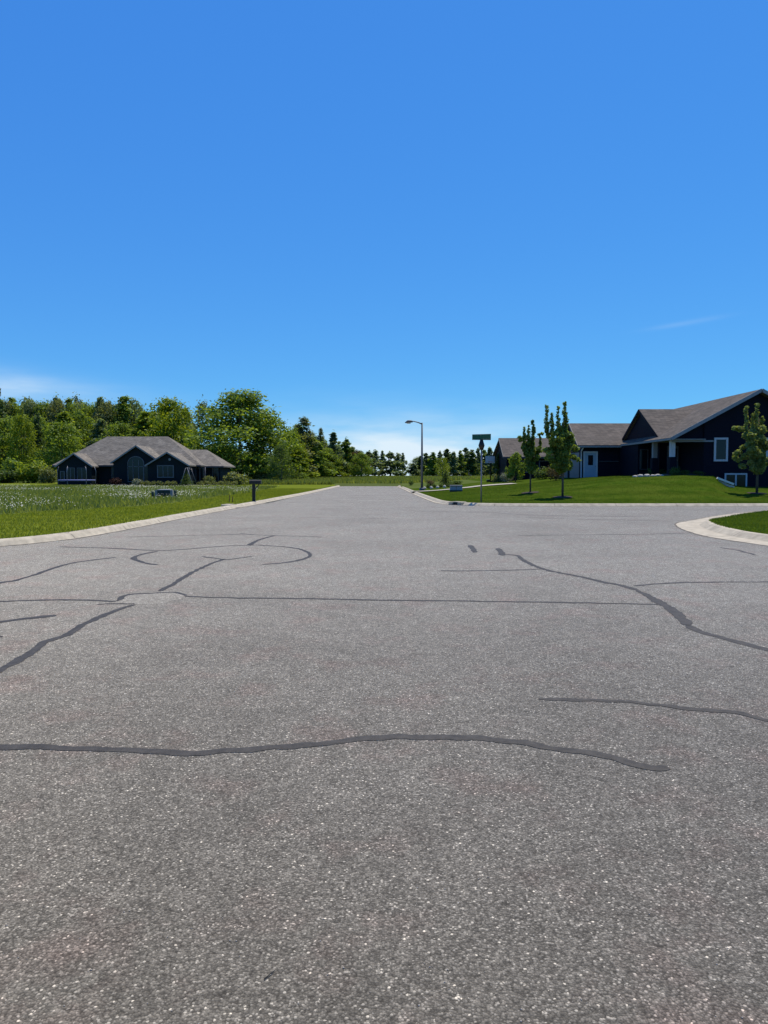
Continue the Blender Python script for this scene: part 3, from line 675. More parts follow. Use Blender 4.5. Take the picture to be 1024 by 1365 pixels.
for i, px in enumerate([557, 572, 583, 600, 615, 627, 640, 655, 672, 690, 710, 735]):
    put_tree('thin_tree', 'round', i % 3, ['leaf_blue', 'leaf', 'leaf_dark'][i % 3], px, 613+rt.uniform(-4, 4), 196, 26, 'slim dark blue-green tree in the far row right of the road', 'tree', GR_)
put_tree('broadleaf_tree', 'round', 20, 'leaf_bright', 590, 609, 150, 18, 'yellow-green tree rising above the dark cone shrub right of the street lamp', 'tree', leaves=2500)
for i, (px, tp, w) in enumerate([(398, 566, 40), (414, 576, 38), (430, 586, 34), (447, 592, 32), (464, 597, 30), (480, 601, 26)]):
    put_tree('broadleaf_tree', 'round', (i+1) % 4, ['leaf', 'leaf_olive', 'leaf'][i % 3], px, tp, 160+i*3, w, 'rounded green tree filling the slope of the woods down towards the road end', 'tree', 'rounded trees on the falling edge of the woods')
# shrubs far left and along
put_tree('shrub', 'bush', 30, 'leaf', 18, 611, 106, 34, 'pale green shrub at the left photo edge, left of the left house', 'shrub', leaves=2500, size=.6)
put_tree('shrub', 'bush', 31, 'leaf_bright', 46, 613, 104, 34, 'light green shrub between the edge shrub and the left house', 'shrub', leaves=2500, size=.6)
put_tree('shrub', 'bush', 32, 'leaf_olive', 66, 622, 102, 22, 'grey-green shrub touching the left wall of the left house', 'shrub', leaves=1800, size=.6)
put_tree('shrub', 'bush', 33, 'leaf_dark', 4, 625, 102, 30, 'low dark shrub in the corner of the woods at the left photo edge', 'shrub', leaves=1800, size=.6)
put_tree('shrub', 'bush', 32, 'leaf_olive', 348, 628, 118, 26, 'low olive shrub behind the mailbox at the edge of the woods', 'shrub', leaves=1800, size=.6)
put_tree('shrub', 'bush', 30, 'leaf', 400, 630, 125, 24, 'low green shrub right of the small very dark tree', 'shrub', leaves=1800, size=.6)

# ------------------------------------------------------------ left house
def house_left():
    O = Vector((-31, 97, gz(-31, 97)))
    h = empty('bungalow', O); tag(h, 'long dark bungalow with hipped grey roof and three front gables, left of the road', 'house')
    zb = O.z-.3; ez = 2.85
    def lo(mb, name, mat_, parent=h, **k):
        # parts keep world coordinates relative to their parent
        q = Vector(O); s = [Vector(p)-q for p in mb.v]; mb.v = s
        return mb.build(name, MAT[mat_], parent, **k)
    w = MB(); w.box(-42.0, -23.9, 95.2, 103.5, zb, ez); w.box(-23.9, -21.5, 97.2, 103.6, zb, 2.7)
    wall = lo(w, 'wall', 'teal')
    def gable_wall(xc, hw, yf, yb, eave, peak):
        g = MB(); g.slab([(xc-hw, yf, zb), (xc+hw, yf, zb), (xc+hw, yf, eave), (xc, yf, peak-.12), (xc-hw, yf, eave)], 0, (0, yb-yf, 0)); return g
    # main hip roof
    ex0, ex1, ey0, ey1 = -42.4, -23.4, 94.6, 104.0; rl, rr_, ry, rz = -37.0, -28.9, 99.3, 6.72
    r_ = MB(); t = (0, 0, -.16)
    r_.slab([(ex0, ey0, ez), (ex1, ey0, ez), (rr_, ry, rz), (rl, ry, rz)], 0, t)
    r_.slab([(ex1, ey1, ez), (ex0, ey1, ez), (rl, ry, rz), (rr_, ry, rz)], 0, t)
    r_.slab([(ex1, ey0, ez), (ex1, ey1, ez), (rr_, ry, rz)], 0, t); r_.slab([(ex0, ey1, ez), (ex0, ey0, ez), (rl, ry, rz)], 0, t)
    roof = lo(r_, 'roof', 'roof2')
    # garage wing roof
    r_ = MB(); a0, a1, b0, b1, z0, z1 = -26.5, -20.9, 96.6, 104.2, 2.75, 5.0
    r_.slab([(a0, b0, z0), (a1, b0, z0), (-24.0, 100.4, z1), (a0, 100.4, z1)], 0, t); r_.slab([(a1, b1, z0), (a0, b1, z0), (a0, 100.4, z1), (-24.0, 100.4, z1)], 0, t)
    r_.slab([(a1, b0, z0), (a1, b1, z0), (-24.0, 100.4, z1)], 0, t); lo(r_, 'roof', 'roof2')
    # gables
    for nm, xc, hw, yf, eave, peak in (('left', -38.75, 2.35, 92.5, 2.75, 4.35), ('centre', -30.85, 3.2, 92.2, 3.2, 5.3), ('right', -26.7, 2.75, 91.2, 2.85, 4.45)):
        yb = 99 if nm != 'centre' else 100
        g = gable_wall(xc, hw-.25, yf+.35, 95.3, eave, peak-.15); gw = lo(g, 'gable_wall', 'teal')
        r_ = MB(); dz = (peak-eave)/hw
        r_.slab([(xc-hw, yf, eave-.05), (xc, yf, peak), (xc, yb, peak), (xc-hw, yb, eave-.05)], 0, (0, 0, -.14))
        r_.slab([(xc+hw, yf, eave-.05), (xc+hw, yb, eave-.05), (xc, yb, peak), (xc, yf, peak)], 0, (0, 0, -.14))
        gr = lo(r_, 'gable_roof', 'roof2')
        f_ = MB(); f_.bar((xc-hw, yf-.02, eave-.16), (xc, yf-.02, peak-.11), .05, .16); f_.bar((xc+hw, yf-.02, eave-.16), (xc, yf-.02, peak-.11), .05, .16)
        lo(f_, 'fascia', 'grey_trim', gr)
    f_ = MB(); f_.box(ex0, ex1, ey0-.05, ey0+.0, ez-.2, ez-.03); f_.box(a0, a1, b0-.05, b0, z0-.2, z0-.03); lo(f_, 'gutter', 'fascia')
    def X(px, Y): return (px-512)/F*Y
    def Z(py, Y): return 1.5+(634-py)/F*Y*.998
    # arched window in the centre gable
    Y = 92.5
    fr = MB(); gl = MB(); cxx, hw = X(182, Y), 1.0; zt, zs, z0 = Z(608.5, Y), Z(618, Y), Z(642, Y)
    arc = [(cxx+hw*math.cos(math.pi*k/12), zs+(zt-zs)*math.sin(math.pi*k/12)) for k in range(13)]
    gl.slab([(cxx-hw, Y, z0), (cxx+hw, Y, z0)]+[(x, Y, z) for x, z in arc], 0, (0, .06, 0))
    for (x0, z0_), (x1, z1_) in zip(arc[:-1], arc[1:]): fr.bar((x0, Y-.02, z0_), (x1, Y-.02, z1_), .09, .10)
    for xx in (cxx-hw, cxx-.35, cxx+.35, cxx+hw): fr.bar((xx, Y-.025, z0), (xx, Y-.025, zs+(.45 if abs(xx-cxx) < .5 else 0)), .08, .08)
    fr.bar((cxx-hw, Y-.03, Z(622, Y)), (cxx+hw+.9, Y-.03, Z(622, Y)), .07, .08); fr.bar((cxx-hw, Y-.03, z0), (cxx+hw, Y-.03, z0), .09, .1)
    wn = lo(fr, 'arched_window', 'tan_frame'); lo(gl, 'pane', 'glass', wn)
    def win(px0, px1, py0, py1, Y, parts=1, col='tan_frame', name='window', fw=.1):
        x0, x1, z1, z0 = X(px0, Y), X(px1, Y), Z(py0, Y), Z(py1, Y); fr = MB(); gl = MB()
        gl.box(x0+.02, x1-.02, Y-.015, Y+.06, z0+.02, z1-.02)
        fr.box(x0-fw, x0, Y-.05, Y+.05, z0-fw, z1+fw); fr.box(x1, x1+fw, Y-.05, Y+.05, z0-fw, z1+fw)
        fr.box(x0, x1, Y-.048, Y+.05, z1, z1+fw); fr.box(x0, x1, Y-.048, Y+.05, z0-fw, z0)
        for k in range(1, parts): xx = x0+(x1-x0)*k/parts; fr.box(xx-.04, xx+.04, Y-.045, Y+.05, z0, z1)
        o = lo(fr, name, col); lo(gl, 'pane', 'glass', o); return o
    win(192.5, 199, 623, 641, 92.5); win(211.5, 231, 621.5, 635.5, 91.5, 3, fw=.13)
    win(150.5, 154.5, 623, 636, 95.15); win(82, 86, 629, 641, 92.8); win(90, 100, 624, 640, 92.8, 2, fw=.06); win(104, 116, 624, 641, 92.8, 2, fw=.05)
    win(262, 272, 624, 641, 95.15, 2, fw=.06); win(284, 291, 624, 641, 97.15, 1, fw=.05)
    v = MB(); Y = 91.5; c = (X(227, Y), Z(612.5, Y)); v.slab([(c[0]+.16*math.cos(k*math.pi/6), Y-.03, c[1]+.16*math.sin(k*math.pi/6)) for k in range(12)], 0, (0, .06, 0)); lo(v, 'round_vent', 'grey_trim')
    lo(MB().tube([(-22.9, 94.9, .2), (-22.9, 94.9, 2.6)], .05, 6), 'downspout', 'tan_frame'); lo(MB().tube([(-24.1, 91.45, .2), (-24.1, 91.45, 2.7)], .05, 6), 'downspout', 'tan_frame')
house_left()
# garden in front of the left house
GH = 'clipped shrubs along the front wall of the left house'
for i, px in enumerate([190, 198, 206, 214, 224, 232, 268, 277, 286, 295, 304, 313]):
    put_tree('clipped_shrub', 'bush', 30+i % 2, 'leaf_olive', px, 641, 90.0 if px < 240 else 92.5, 8.5, 'low clipped grey-green shrub in the line along the front wall of the left house', 'shrub', GH, leaves=500, size=.8)
put_tree('cone_shrub', 'spruce', 40, 'leaf_dark', 249, 628, 89.5, 15, 'dark cone-shaped evergreen under the pale A-frame poles of the left house', 'shrub', leaves=2500)
put_tree('shrub', 'bush', 41, 'leaf_pale', 183, 638, 90, 11, 'pale flowering shrub under the arched window of the left house', 'shrub', leaves=900, size=.7)
put_tree('shrub', 'bush', 42, 'leaf_red', 157, 636, 91, 14, 'dark reddish shrub left of the arched window of the left house', 'shrub', leaves=900, size=.7)
put_tree('shrub', 'bush', 41, 'leaf_olive', 279, 634, 94, 13, 'grey twiggy rounded shrub at the wall right of the A-frame poles', 'shrub', leaves=900, size=.7)
put_tree('arching_shrub', 'bush', 43, 'leaf_olive', 316, 629, 96, 30, 'wide arching grey-green shrub at the right end of the left house', 'shrub', leaves=1500, size=.7)
p = on(249, 89.0); b = MB(); fr = empty('swing_frame', p); tag(fr, 'pale A-frame of thin poles in front of the left house wall', 'swing frame')
for s in (-1, 1): MB().tube([(s*.8, 0, 0), (s*.08, 0, 2.15)], .03, 6).build('leg', MAT['grey_trim'], fr)
for s in (-1, 1): MB().tube([(s*.8, 1.8, 0), (s*.08, 1.8, 2.15)], .02, 6).build('leg', MAT['metal'], fr)
MB().tube([(0, -.05, 2.15), (0, 1.85, 2.15)], .025, 6).build('top_bar', MAT['metal'], fr)
# trampoline
p = on(103, 88.5); tr = empty('trampoline', p); tag(tr, 'round trampoline with blue rim and net poles in front of the left gable', 'trampoline')
rim = [(2.1*math.cos(k*math.pi/12), 1.6*math.sin(k*math.pi/12), .62) for k in range(25)]
MB().tube(rim, .085, 6).build('rim_pad', MAT['blue_mat'], tr)
MB().add([(q[0]*.95, q[1]*.95, .60) for q in rim[:-1]], [tuple(range(24))]).build('jumping_mat', MAT['black'], tr)
for k in range(6):
    a = k*math.pi/3+.3; x, y = 2.12*math.cos(a), 1.62*math.sin(a)
    MB().tube([(x, y, 0), (x, y, .6)], .03, 6).build('leg', MAT['metal'], tr)
    MB().tube([(x*1.02, y*1.02, .5), (x*1.04, y*1.04, 1.7), (x*.96, y*.96, 2.25)], .028, 6).build('net_pole', MAT['metal'], tr)

# ------------------------------------------------------------ right house
def house_right():
    O = Vector((21, 54, 1.2)); h = empty('ranch_house', O); tag(h, 'dark navy house with big front gable, porch and long brown-grey roof, right', 'house')
    def lo(mb, name, mat_, parent=h, **k):
        mb.v = [Vector(p)-O for p in mb.v]; return mb.build(name, MAT[mat_], parent, **k)
    t = (0, 0, -.18)
    # walls
    w = MB()
    w.box(16.0, 24.0, 60.0, 68.0, .2, 3.85)                       # garage wing
    lo(w, 'wing_wall', 'navy')
    w = MB(); w.slab([(16.02, 60.02, 3.85), (16.02, 67.98, 3.85), (16.02, 64, 5.75)], 0, (.2, 0, 0)); lo(w, 'wing_gable', 'navy')
    w = MB(); w.slab([(21.35, 49.5, -.2), (30.2, 49.5, -.2), (30.2, 49.5, 4.2), (24.85, 49.5, 6.98), (21.35, 49.5, 5.08)], 0, (0, 16, 0)); lo(w, 'wall', 'navy')
    w = MB(); w.box(19.9, 21.4, 53.6, 66, .3, 4.2); lo(w, 'wall', 'navy')
    w = MB(); w.box(19.0, 19.9, 55.5, 66, .3, 4.0); lo(w, 'wall', 'navy')
    w = MB(); w.slab([(19.62, 53.0, 4.3), (19.62, 60.4, 4.3), (19.62, 56.7, 6.32)], 0, (.2, 0, 0)); w.slab([(19.6, 49.6, 3.99), (21.36, 49.6, 3.99), (21.36, 49.6, 5.08)], 0, (0, .2, 0)); lo(w, 'gable_wall', 'navy')
    # roofs
    r_ = MB(); r_.slab([(15.55, 59.4, 3.95), (23.2, 59.4, 3.95), (23.2, 64, 6.0), (15.95, 64, 6.0)], 0, t); r_.slab([(15.55, 68.6, 3.95), (15.95, 64, 6.0), (24., 64, 6.0), (24., 68.6, 3.95)], 0, t)
    wr = lo(r_, 'wing_roof', 'roof')
    f_ = MB(); f_.bar((15.52, 59.36, 3.82), (20., 59.36, 3.82), .10, .14); lo(f_, 'gutter', 'grey_trim', wr)
    f_ = MB(); f_.bar((15.5, 59.4, 3.86), (15.92, 64, 5.91), .05, .2); f_.bar((15.5, 68.6, 3.86), (15.92, 64, 5.91), .05, .2); lo(f_, 'fascia', 'fascia', wr)
    sl_ = (7.2-4.02)/5.85
    r_ = MB(); r_.slab([(19.0, 49.0, 4.02), (24.85, 49.0, 7.2), (24.85, 66.5, 7.2), (19.0, 66.5, 4.02)], 0, t)
    r_.slab([(24.85, 49.0, 7.2), (30.8, 49.0, 3.97), (30.8, 66.5, 3.97), (24.85, 66.5, 7.2)], 0, t); mr = lo(r_, 'roof', 'roof')
    f_ = MB(); f_.bar((18.95, 48.96, 3.93), (24.85, 48.96, 7.12), .06, .22); f_.bar((30.85, 48.96, 3.88), (24.85, 48.96, 7.12), .06, .22); lo(f_, 'fascia', 'rake', mr)
    f_ = MB(); f_.bar((18.95, 48.95, 3.92), (18.95, 59.3, 3.92), .11, .14); lo(f_, 'gutter', 'grey_trim', mr)
    r_ = MB(); r_.slab([(19.45, 52.5, 4.22), (19.9, 52.5, 4.22), (23.65, 56.7, 6.56), (19.45, 56.7, 6.56)], 0, t)
    r_.slab([(19.45, 61., 4.2), (19.45, 56.7, 6.56), (23.65, 56.7, 6.56), (19.9, 61., 4.2)], 0, t); cr = lo(r_, 'cross_roof', 'roof')
    f_ = MB(); f_.bar((19.42, 52.5, 4.13), (19.42, 56.7, 6.47), .05, .2); f_.bar((19.42, 61, 4.13), (19.42, 56.7, 6.47), .05, .2); lo(f_, 'fascia', 'navy', cr)
    # soffit of the porch
    w = MB(); w.box(19.1, 21.34, 49.2, 53.6, 3.88, 3.94); lo(w, 'porch_ceiling', 'grey_trim')
    pf = MB(); pf.box(19.2, 21.34, 49.6, 55.4, .6, 1.62); lo(pf, 'porch_floor', 'fascia')
    for k, (x, y) in enumerate(((19.35, 49.8), (19.3, 52.9), (21.1, 49.75))):
        if k == 2: continue
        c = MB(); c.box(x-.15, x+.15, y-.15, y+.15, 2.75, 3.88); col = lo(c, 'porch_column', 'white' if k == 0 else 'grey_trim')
        c = MB(); c.slab([(x-.26, y-.26, 1.6), (x+.26, y-.26, 1.6), (x+.2, y-.2, 2.75), (x-.2, y-.2, 2.75)], 0, (0, .5, 0)); lo(c, 'pier', 'navy', col)
    bm_ = MB(); bm_.box(19.2, 21.95, 49.42, 49.49, 3.74, 3.86); lo(bm_, 'porch_beam', 'grey_trim')
    # front door with side light, at the back of the porch
    def win(x0, x1, z0, z1, Y, parts=1, fw=.11, col='white', name='window', glass='glass', cross=None):
        fr = MB(); gl = MB(); gl.box(x0+.01, x1-.01, Y-.02, Y+.05, z0+.01, z1-.01)
        fr.box(x0-fw, x0, Y-.06, Y+.05, z0-fw, z1+fw); fr.box(x1, x1+fw, Y-.06, Y+.05, z0-fw, z1+fw)
        fr.box(x0, x1, Y-.058, Y+.05, z1, z1+fw); fr.box(x0, x1, Y-.058, Y+.05, z0-fw, z0)
        for k in range(1, parts): xx = x0+(x1-x0)*k/parts; fr.box(xx-.05, xx+.05, Y-.055, Y+.05, z0, z1)
        if cross: fr.box(x0, x1, Y-.05, Y+.04, cross-.03, cross+.03)
        o = lo(fr, name, col); lo(gl, 'pane', glass, o); return o
    win(22.13, 22.80, 2.58, 3.90, 49.49, 1, .13); win(22.85, 24.15, .78, 1.56, 49.49, 2, .10)
    win(25.6, 27.2, 2.5, 3.9, 49.49, 2, .12)
    fd = MB(); fd.box(20.45, 21.25, 53.52, 53.6, 1.62, 3.65); dr = lo(fd, 'front_door', 'tan_frame')
    g = MB(); g.box(20.6, 20.8, 53.49, 53.53, 2.3, 3.45); g.box(20.9, 21.1, 53.49, 53.53, 2.3, 3.45); lo(g, 'pane', 'glass', dr)
    kn = MB(); kn.tube([(21.18, 53.5, 2.6), (21.18, 53.44, 2.6)], .035, 8); lo(kn, 'handle', 'metal', dr)
    win(19.2, 19.7, 2.0, 3.4, 55.48, 1, .06, 'fascia')
    # side door in the wing
    Y = 59.98; x0, x1 = 16.12, 17.28
    fr = MB(); fr.box(x0, x0+.13, Y-.05, Y+.02, 1.30, 3.46); fr.box(x1-.13, x1, Y-.05, Y+.02, 1.30, 3.46); fr.box(x0+.13, x1-.13, Y-.048, Y+.02, 3.33, 3.46)
    do = MB(); do.box(x0+.13, x1-.13, Y-.03, Y+.02, 1.28, 3.33); d = lo(do, 'side_door', 'door'); lo(fr, 'frame', 'white', d)
    g = MB(); g.box(x0+.38, x1-.38, Y-.045, Y-.025, 2.35, 3.15); lo(g, 'pane', 'glass', d); k = MB(); k.tube([(x1-.2, Y-.02, 2.25), (x1-.2, Y-.09, 2.25)], .035, 8); lo(k, 'handle', 'metal', d)
    dsp = MB(); dsp.tube([(16.0, 59.5, 3.75), (15.94, 59.75, 3.55), (15.94, 59.88, 3.4), (15.94, 59.88, 1.35), (15.9, 59.6, 1.25)], .055, 6); lo(dsp, 'downspout', 'white')
    # garage doors on the wing's left wall
    for y0 in (60.6, 64.4):
        g = MB(); g.box(15.94, 16.02, y0, y0+3.0, 1.1, 3.4)
        for z in (1.68, 2.25, 2.83): g.box(15.925, 15.95, y0, y0+3.0, z-.015, z+.015)
        lo(g, 'garage_door', 'garage')
    # water table band
    b_ = MB(); b_.box(17.4, 19.7, 59.92, 60.0, 2.62, 2.68); lo(b_, 'trim_band', 'fascia')
    vt = MB(); vt.box(27.0, 27.6, 58, 58.6, 6.2, 7.3); lo(vt, 'chimney', 'fascia')
house_right()
# sloped white edging board left of the basement window
p0, p1 = at(956, 638.4, 46.7), at(978, 646.8, 46.4)
b = MB(); b.bar((p0.x, p0.y, p0.z+.06), (p1.x, p1.y, p1.z+.06), .5, .12); b.bar((p0.x, p0.y+.1, p0.z-.3), (p1.x, p1.y+.1, p1.z-.3), .15, .5)
tag(b.build('edging_board', mat('white_board', (.75, .74, .70), rough=.7), None, p0), 'white sloping edging board beside the low basement window', 'edging')
# rocks on the lawn crest
for i, (px, w) in enumerate([(846, 6), (853, 8), (862, 8), (870, 6), (876, 7), (882, 5)]):
    x = (px-512)/F*49.0; r_ = w/F*49.0/2; rr = random.Random(i); bm = bmesh.new(); bmesh.ops.create_icosphere(bm, subdivisions=2, radius=1)
    for v in bm.verts: v.co = Vector((v.co.x*r_*1.15, v.co.y*r_, v.co.z*r_*.65))*(1+.22*noise.noise(v.co*1.8+Vector((i*3, 0, 0))))
    me = bpy.data.meshes.new('rock'); bm.to_mesh(me); bm.free()
    o = link('rock', me, MAT['rock'], None, (x, 49.0, gz(x, 49.0)+r_*.30)); tag(o, 'pale landscaping rock in the short row at the top of the lawn', 'rock', 'pale rocks at the top of the lawn')
GP = 'low shrubs in front of the porch'
for i, (px, tp, w) in enumerate([(868, 624, 12), (884, 625, 12), (898, 622, 14), (912, 626, 12), (930, 627, 14)]):
    put_tree('porch_shrub', 'bush', 30+i % 3, 'leaf_dark', px, tp, 53.0 if px < 890 else 48.9, w, 'low very dark shrub in the shade in front of the porch', 'shrub', GP, leaves=1200, size=.55)

# far building behind the lawn trees
def house_far():
    O = Vector((15, 76, 1.1)); h = empty('small_house', O); tag(h, 'low house with brown-grey roof partly hidden behind the two lawn trees', 'house')
    def lo(mb, name, mat_, parent=h, **k):
        mb.v = [Vector(p)-O for p in mb.v]; return mb.build(name, MAT[mat_], parent, **k)
    w = MB(); w.box(12.1, 20.5, 73.2, 81, .1, 3.5); w.slab([(12.1, 73.2, 3.5), (12.1, 81, 3.5), (12.1, 77.1, 5.2)], 0, (.2, 0, 0)); lo(w, 'wall', 'navy')
    r_ = MB(); r_.slab([(11.75, 72.7, 3.35), (20.8, 72.7, 3.35), (20.8, 77.1, 5.4), (11.95, 77.1, 5.4)], 0, (0, 0, -.17)); r_.slab([(11.75, 81.5, 3.35), (11.95, 77.1, 5.4), (20.8, 77.1, 5.4), (20.8, 81.5, 3.35)], 0, (0, 0, -.17)); rf = lo(r_, 'roof', 'roof')
    f_ = MB(); f_.bar((11.7, 72.7, 3.26), (11.9, 77.1, 5.31), .05, .2); f_.bar((11.7, 72.66, 3.24), (20.8, 72.66, 3.24), .08, .13); lo(f_, 'fascia', 'fascia', rf)
    for x0 in (13.2, 15.4):
        g = MB(); g.box(x0, x0+1.5, 73.13, 73.2, 1.9, 2.9); fr = MB(); fr.box(x0-.1, x0+1.6, 73.15, 73.2, 1.8, 3.0); o = lo(fr, 'window', 'tan_frame'); lo(g, 'pane', 'glass', o)
    g = MB(); g.box(17.2, 18.2, 73.12, 73.2, 1.05, 3.1); lo(g, 'door', 'tan_frame')
house_far()
put_tree('flowering_shrub', 'bush', 44, 'leaf_pale', 675, 630, 71, 15, 'round white-flowering shrub at the left corner of the low far house', 'shrub', leaves=1500, size=.5)
put_tree('shrub', 'bush', 30, 'leaf_olive', 661, 631, 73, 10, 'small olive shrub left of the white-flowering shrub', 'shrub', leaves=900, size=.6)
put_tree('small_tree', 'round', 21, 'leaf', 687, 603, 69, 24, 'small bushy tree in front of the left corner of the low far house', 'tree', leaves=2600, size=.35)
put_tree('small_tree', 'tall', 5, 'leaf_dark', 664, 605, 78, 14, 'dark narrow tree against the left gable of the low far house', 'tree', leaves=1500, size=.3)
put_tree('shrub', 'bush', 31, 'leaf_dark', 727, 622, 68, 30, 'dark wide shrub at the wall between the two lawn trees', 'shrub', leaves=1500, size=.5)
put_tree('shrub', 'bush', 42, 'leaf_brown', 741, 618, 60, 18, 'brownish shrub behind the trunk of the larger lawn tree', 'shrub', leaves=1200, size=.5)

# ------------------------------------------------------------ lawn trees (upswept branches)
def lawn_tree(px, base, top, spires, low, seed, label, leaf='leaf_lawn', trunk_px=2.2, dens=1.0):
    p = hit(px, base); u = p.y/F; H = (base-top)*u; rr = np.random.default_rng(seed)
    o = empty('young_maple', p); tag(o, label, 'tree')
    b = MB(); tr = trunk_px*u/2*1.15
    b.tube([(0, 0, -.05), (0, 0, H*.28), (.02, 0, H*.6), (0, 0, H*.86)], [tr*1.25, tr, tr*.7, tr*.2], 8)
    cl = []
    for dx, tp, r0 in spires:               # upright leaders: offset px, top px, radius px
        zt = (base-tp)*u; x1 = dx*u; yy = rr.normal(0, .25)*H*.08; z0 = H*(.25+.1*rr.random())
        b.tube([(0, 0, z0), (x1*.75, yy*.7, z0+(zt-z0)*.35), (x1, yy, zt*.97)], [tr*.5, tr*.35, tr*.08], 5)
        n = 15
        for i in range(n):
            t = (i+.5)/n; t2 = t**.9; x = x1*min(1, t2*1.7); z = z0+(zt-z0)*t2; q = r0*u*(1.15-.70*t)*rr.uniform(.6, 1.2)
            cl.append(((x+rr.normal(0, .2)*q, yy*t2+rr.normal(0, .5)*q, z), q, q, q*1.25))
    for dx, py, r0 in low:                  # side clumps
        z = (base-py)*u; yy = rr.normal(0, .6)*abs(dx)*u+rr.normal(0, .1); x = dx*u
        b.tube([(0, 0, max(H*.2, z-abs(x)*.7)), (x*.6, yy*.6, z-abs(x)*.2), (x, yy, z)], [tr*.45, tr*.3, tr*.08], 5)
        q = r0*u
        for k in range(4): cl.append(((x+rr.normal(0, .5)*q, yy+rr.normal(0, .6)*q, z+rr.normal(0, .45)*q), q*.62, q*.62, q*.55))
    b.build('trunk', MAT['bark'], o)
    P, N = cloud(cl, int(8500*dens), rr, .2, .12); V, Fc = leaf_quads(P, N, .088, rr)
    link('crown', mesh_np('crown', V, Fc), MAT[leaf], o)
    return p
T2 = lawn_tree(750, 663, 537, [(-21, 540, 4.8), (-15, 551, 4.6), (-8, 543, 4.6), (2, 536, 5.2), (-4, 568, 7)], [(-22, 610, 6), (-16, 600, 7), (18, 600, 6.5), (13, 612, 7), (17, 608, 5), (-12, 590, 7), (8, 590, 7), (-20, 604, 6), (0, 612, 8), (-8, 622, 6), (5, 624, 5), (-8, 584, 7), (4, 584, 6), (10, 620, 5), (-14, 617, 6), (2, 600, 8), (-4, 606, 8)], 3,
                'taller of the two lawn trees, with upright finger-like leaders', dens=1.5)
T1 = lawn_tree(707, 657, 562, [(-9, 569, 3.4), (-3, 567, 3.6), (3, 561, 3.8), (13, 580, 2.6)], [(-12, 585, 4), (12, 580, 2.5), (-8, 597, 5), (8, 597, 4.5), (0, 605, 6), (-5, 612, 5), (6, 610, 4.5), (10, 604, 3.5), (-2, 590, 5), (0, 618, 4), (5, 622, 3.5)], 4,
                'thinner lawn tree between the street name sign and the taller lawn tree', dens=.85, trunk_px=1.6)
T3 = lawn_tree(1009, 658, 540, [(-17, 541, 4.6), (-5, 539, 5.0), (-10, 552, 5), (5, 556, 5)], [(-29, 604, 5.5), (-22, 585, 5), (-24, 613, 6), (15, 610, 8), (10, 590, 8), (-18, 570, 6), (0, 590, 9), (-12, 600, 8), (0, 612, 9), (14, 598, 7), (-8, 622, 7), (6, 626, 6), (-14, 580, 8), (2, 575, 8), (-20, 596, 6), (-22, 622, 4), (12, 615, 7)], 5,
                'broad-based lawn tree in front of the dark gable at the right photo edge', dens=1.6, trunk_px=2.6, leaf='leaf_sage')
# darker mulch rings
for q in (T1, T2, T3):
    me = MB(); n = 20; me.add([(q.x+.55*math.cos(k*6.2832/n), q.y+.55*math.sin(k*6.2832/n), gz(q.x+.55*math.cos(k*6.2832/n), q.y+.55*math.sin(k*6.2832/n))+.02) for k in range(n)]+[(q.x, q.y, q.z+.05)], [(k, (k+1) % n, n) for k in range(n)])
    tag(me.build('mulch_ring', mat('mulch', (.04, .028, .018), rough=1, var=.4, scale=8), None, q), {0: 'dark mulch ring round the thinner lawn tree', 1: 'dark mulch ring round the taller lawn tree', 2: 'dark mulch ring round the lawn tree at the right edge'}[(T1, T2, T3).index(q)], 'mulch bed')

# ------------------------------------------------------------ driveway strip
dv = MB()
dp = [hit(px, py) for px, py in ((549, 657.5), (575, 655.2), (600, 653.2), (620, 651.2), (640, 649.2), (660, 647.5), (690, 645.5))]
L = catmull([(p.x, p.y) for p in dp], 8); Wd = np.interp(np.linspace(0, 1, len(L)), [0, .08, .25, 1], [3.6, 2.6, 2.4, 3.2])
vs = []
for i, q in enumerate(L):
    for s in (0, .34, .67, 1.0): vs.append((q[0], q[1]+s*Wd[i], gz(q[0]+.3, q[1]+s*Wd[i])+.035))
dv.add(vs, [(4*i+k, 4*i+k+1, 4*i+k+5, 4*i+k+4) for i in range(len(L)-1) for k in range(3)])
tag(dv.build('driveway', MAT['drive']), kind='structure')

# ------------------------------------------------------------ street furniture
# street lamp
p = hit(562.5, 654); u = p.y/F; lamp = empty('street_lamp', p); tag(lamp, 'tall dark street lamp with a single arm at the right kerb', 'street lamp')
H = (654-564)*u
MB().tube([(0, 0, -.1), (0, 0, H*.5), (-.0, 0, H)], [.12, .09, .065], 10).build('pole', MAT['pole'], lamp)
MB().tube([(0, 0, 0), (0, 0, .25)], [.26, .24], 10).build('base_plate', MAT['pole'], lamp)
MB().tube([(0, 0, H-.12), (-.35, 0, H+.03), (-.75, 0, H+.13), (-1.0, 0, H+.12)], [.06, .05, .045, .045], 8).build('arm', MAT['pole'], lamp)
hd = MB(); hd.tube([(-.85, 0, H+.10), (-1.05, 0, H+.13), (-1.3, 0, H+.10), (-1.55, 0, H+.0)], [.07, .12, .13, .04], 10); hd = hd.build('lamp_head', MAT['pole'], lamp)
MB().tube([(-1.05, 0, H+.0), (-1.4, 0, H-.02)], [.08, .07], 8).build('lens', MAT['lens'], hd)
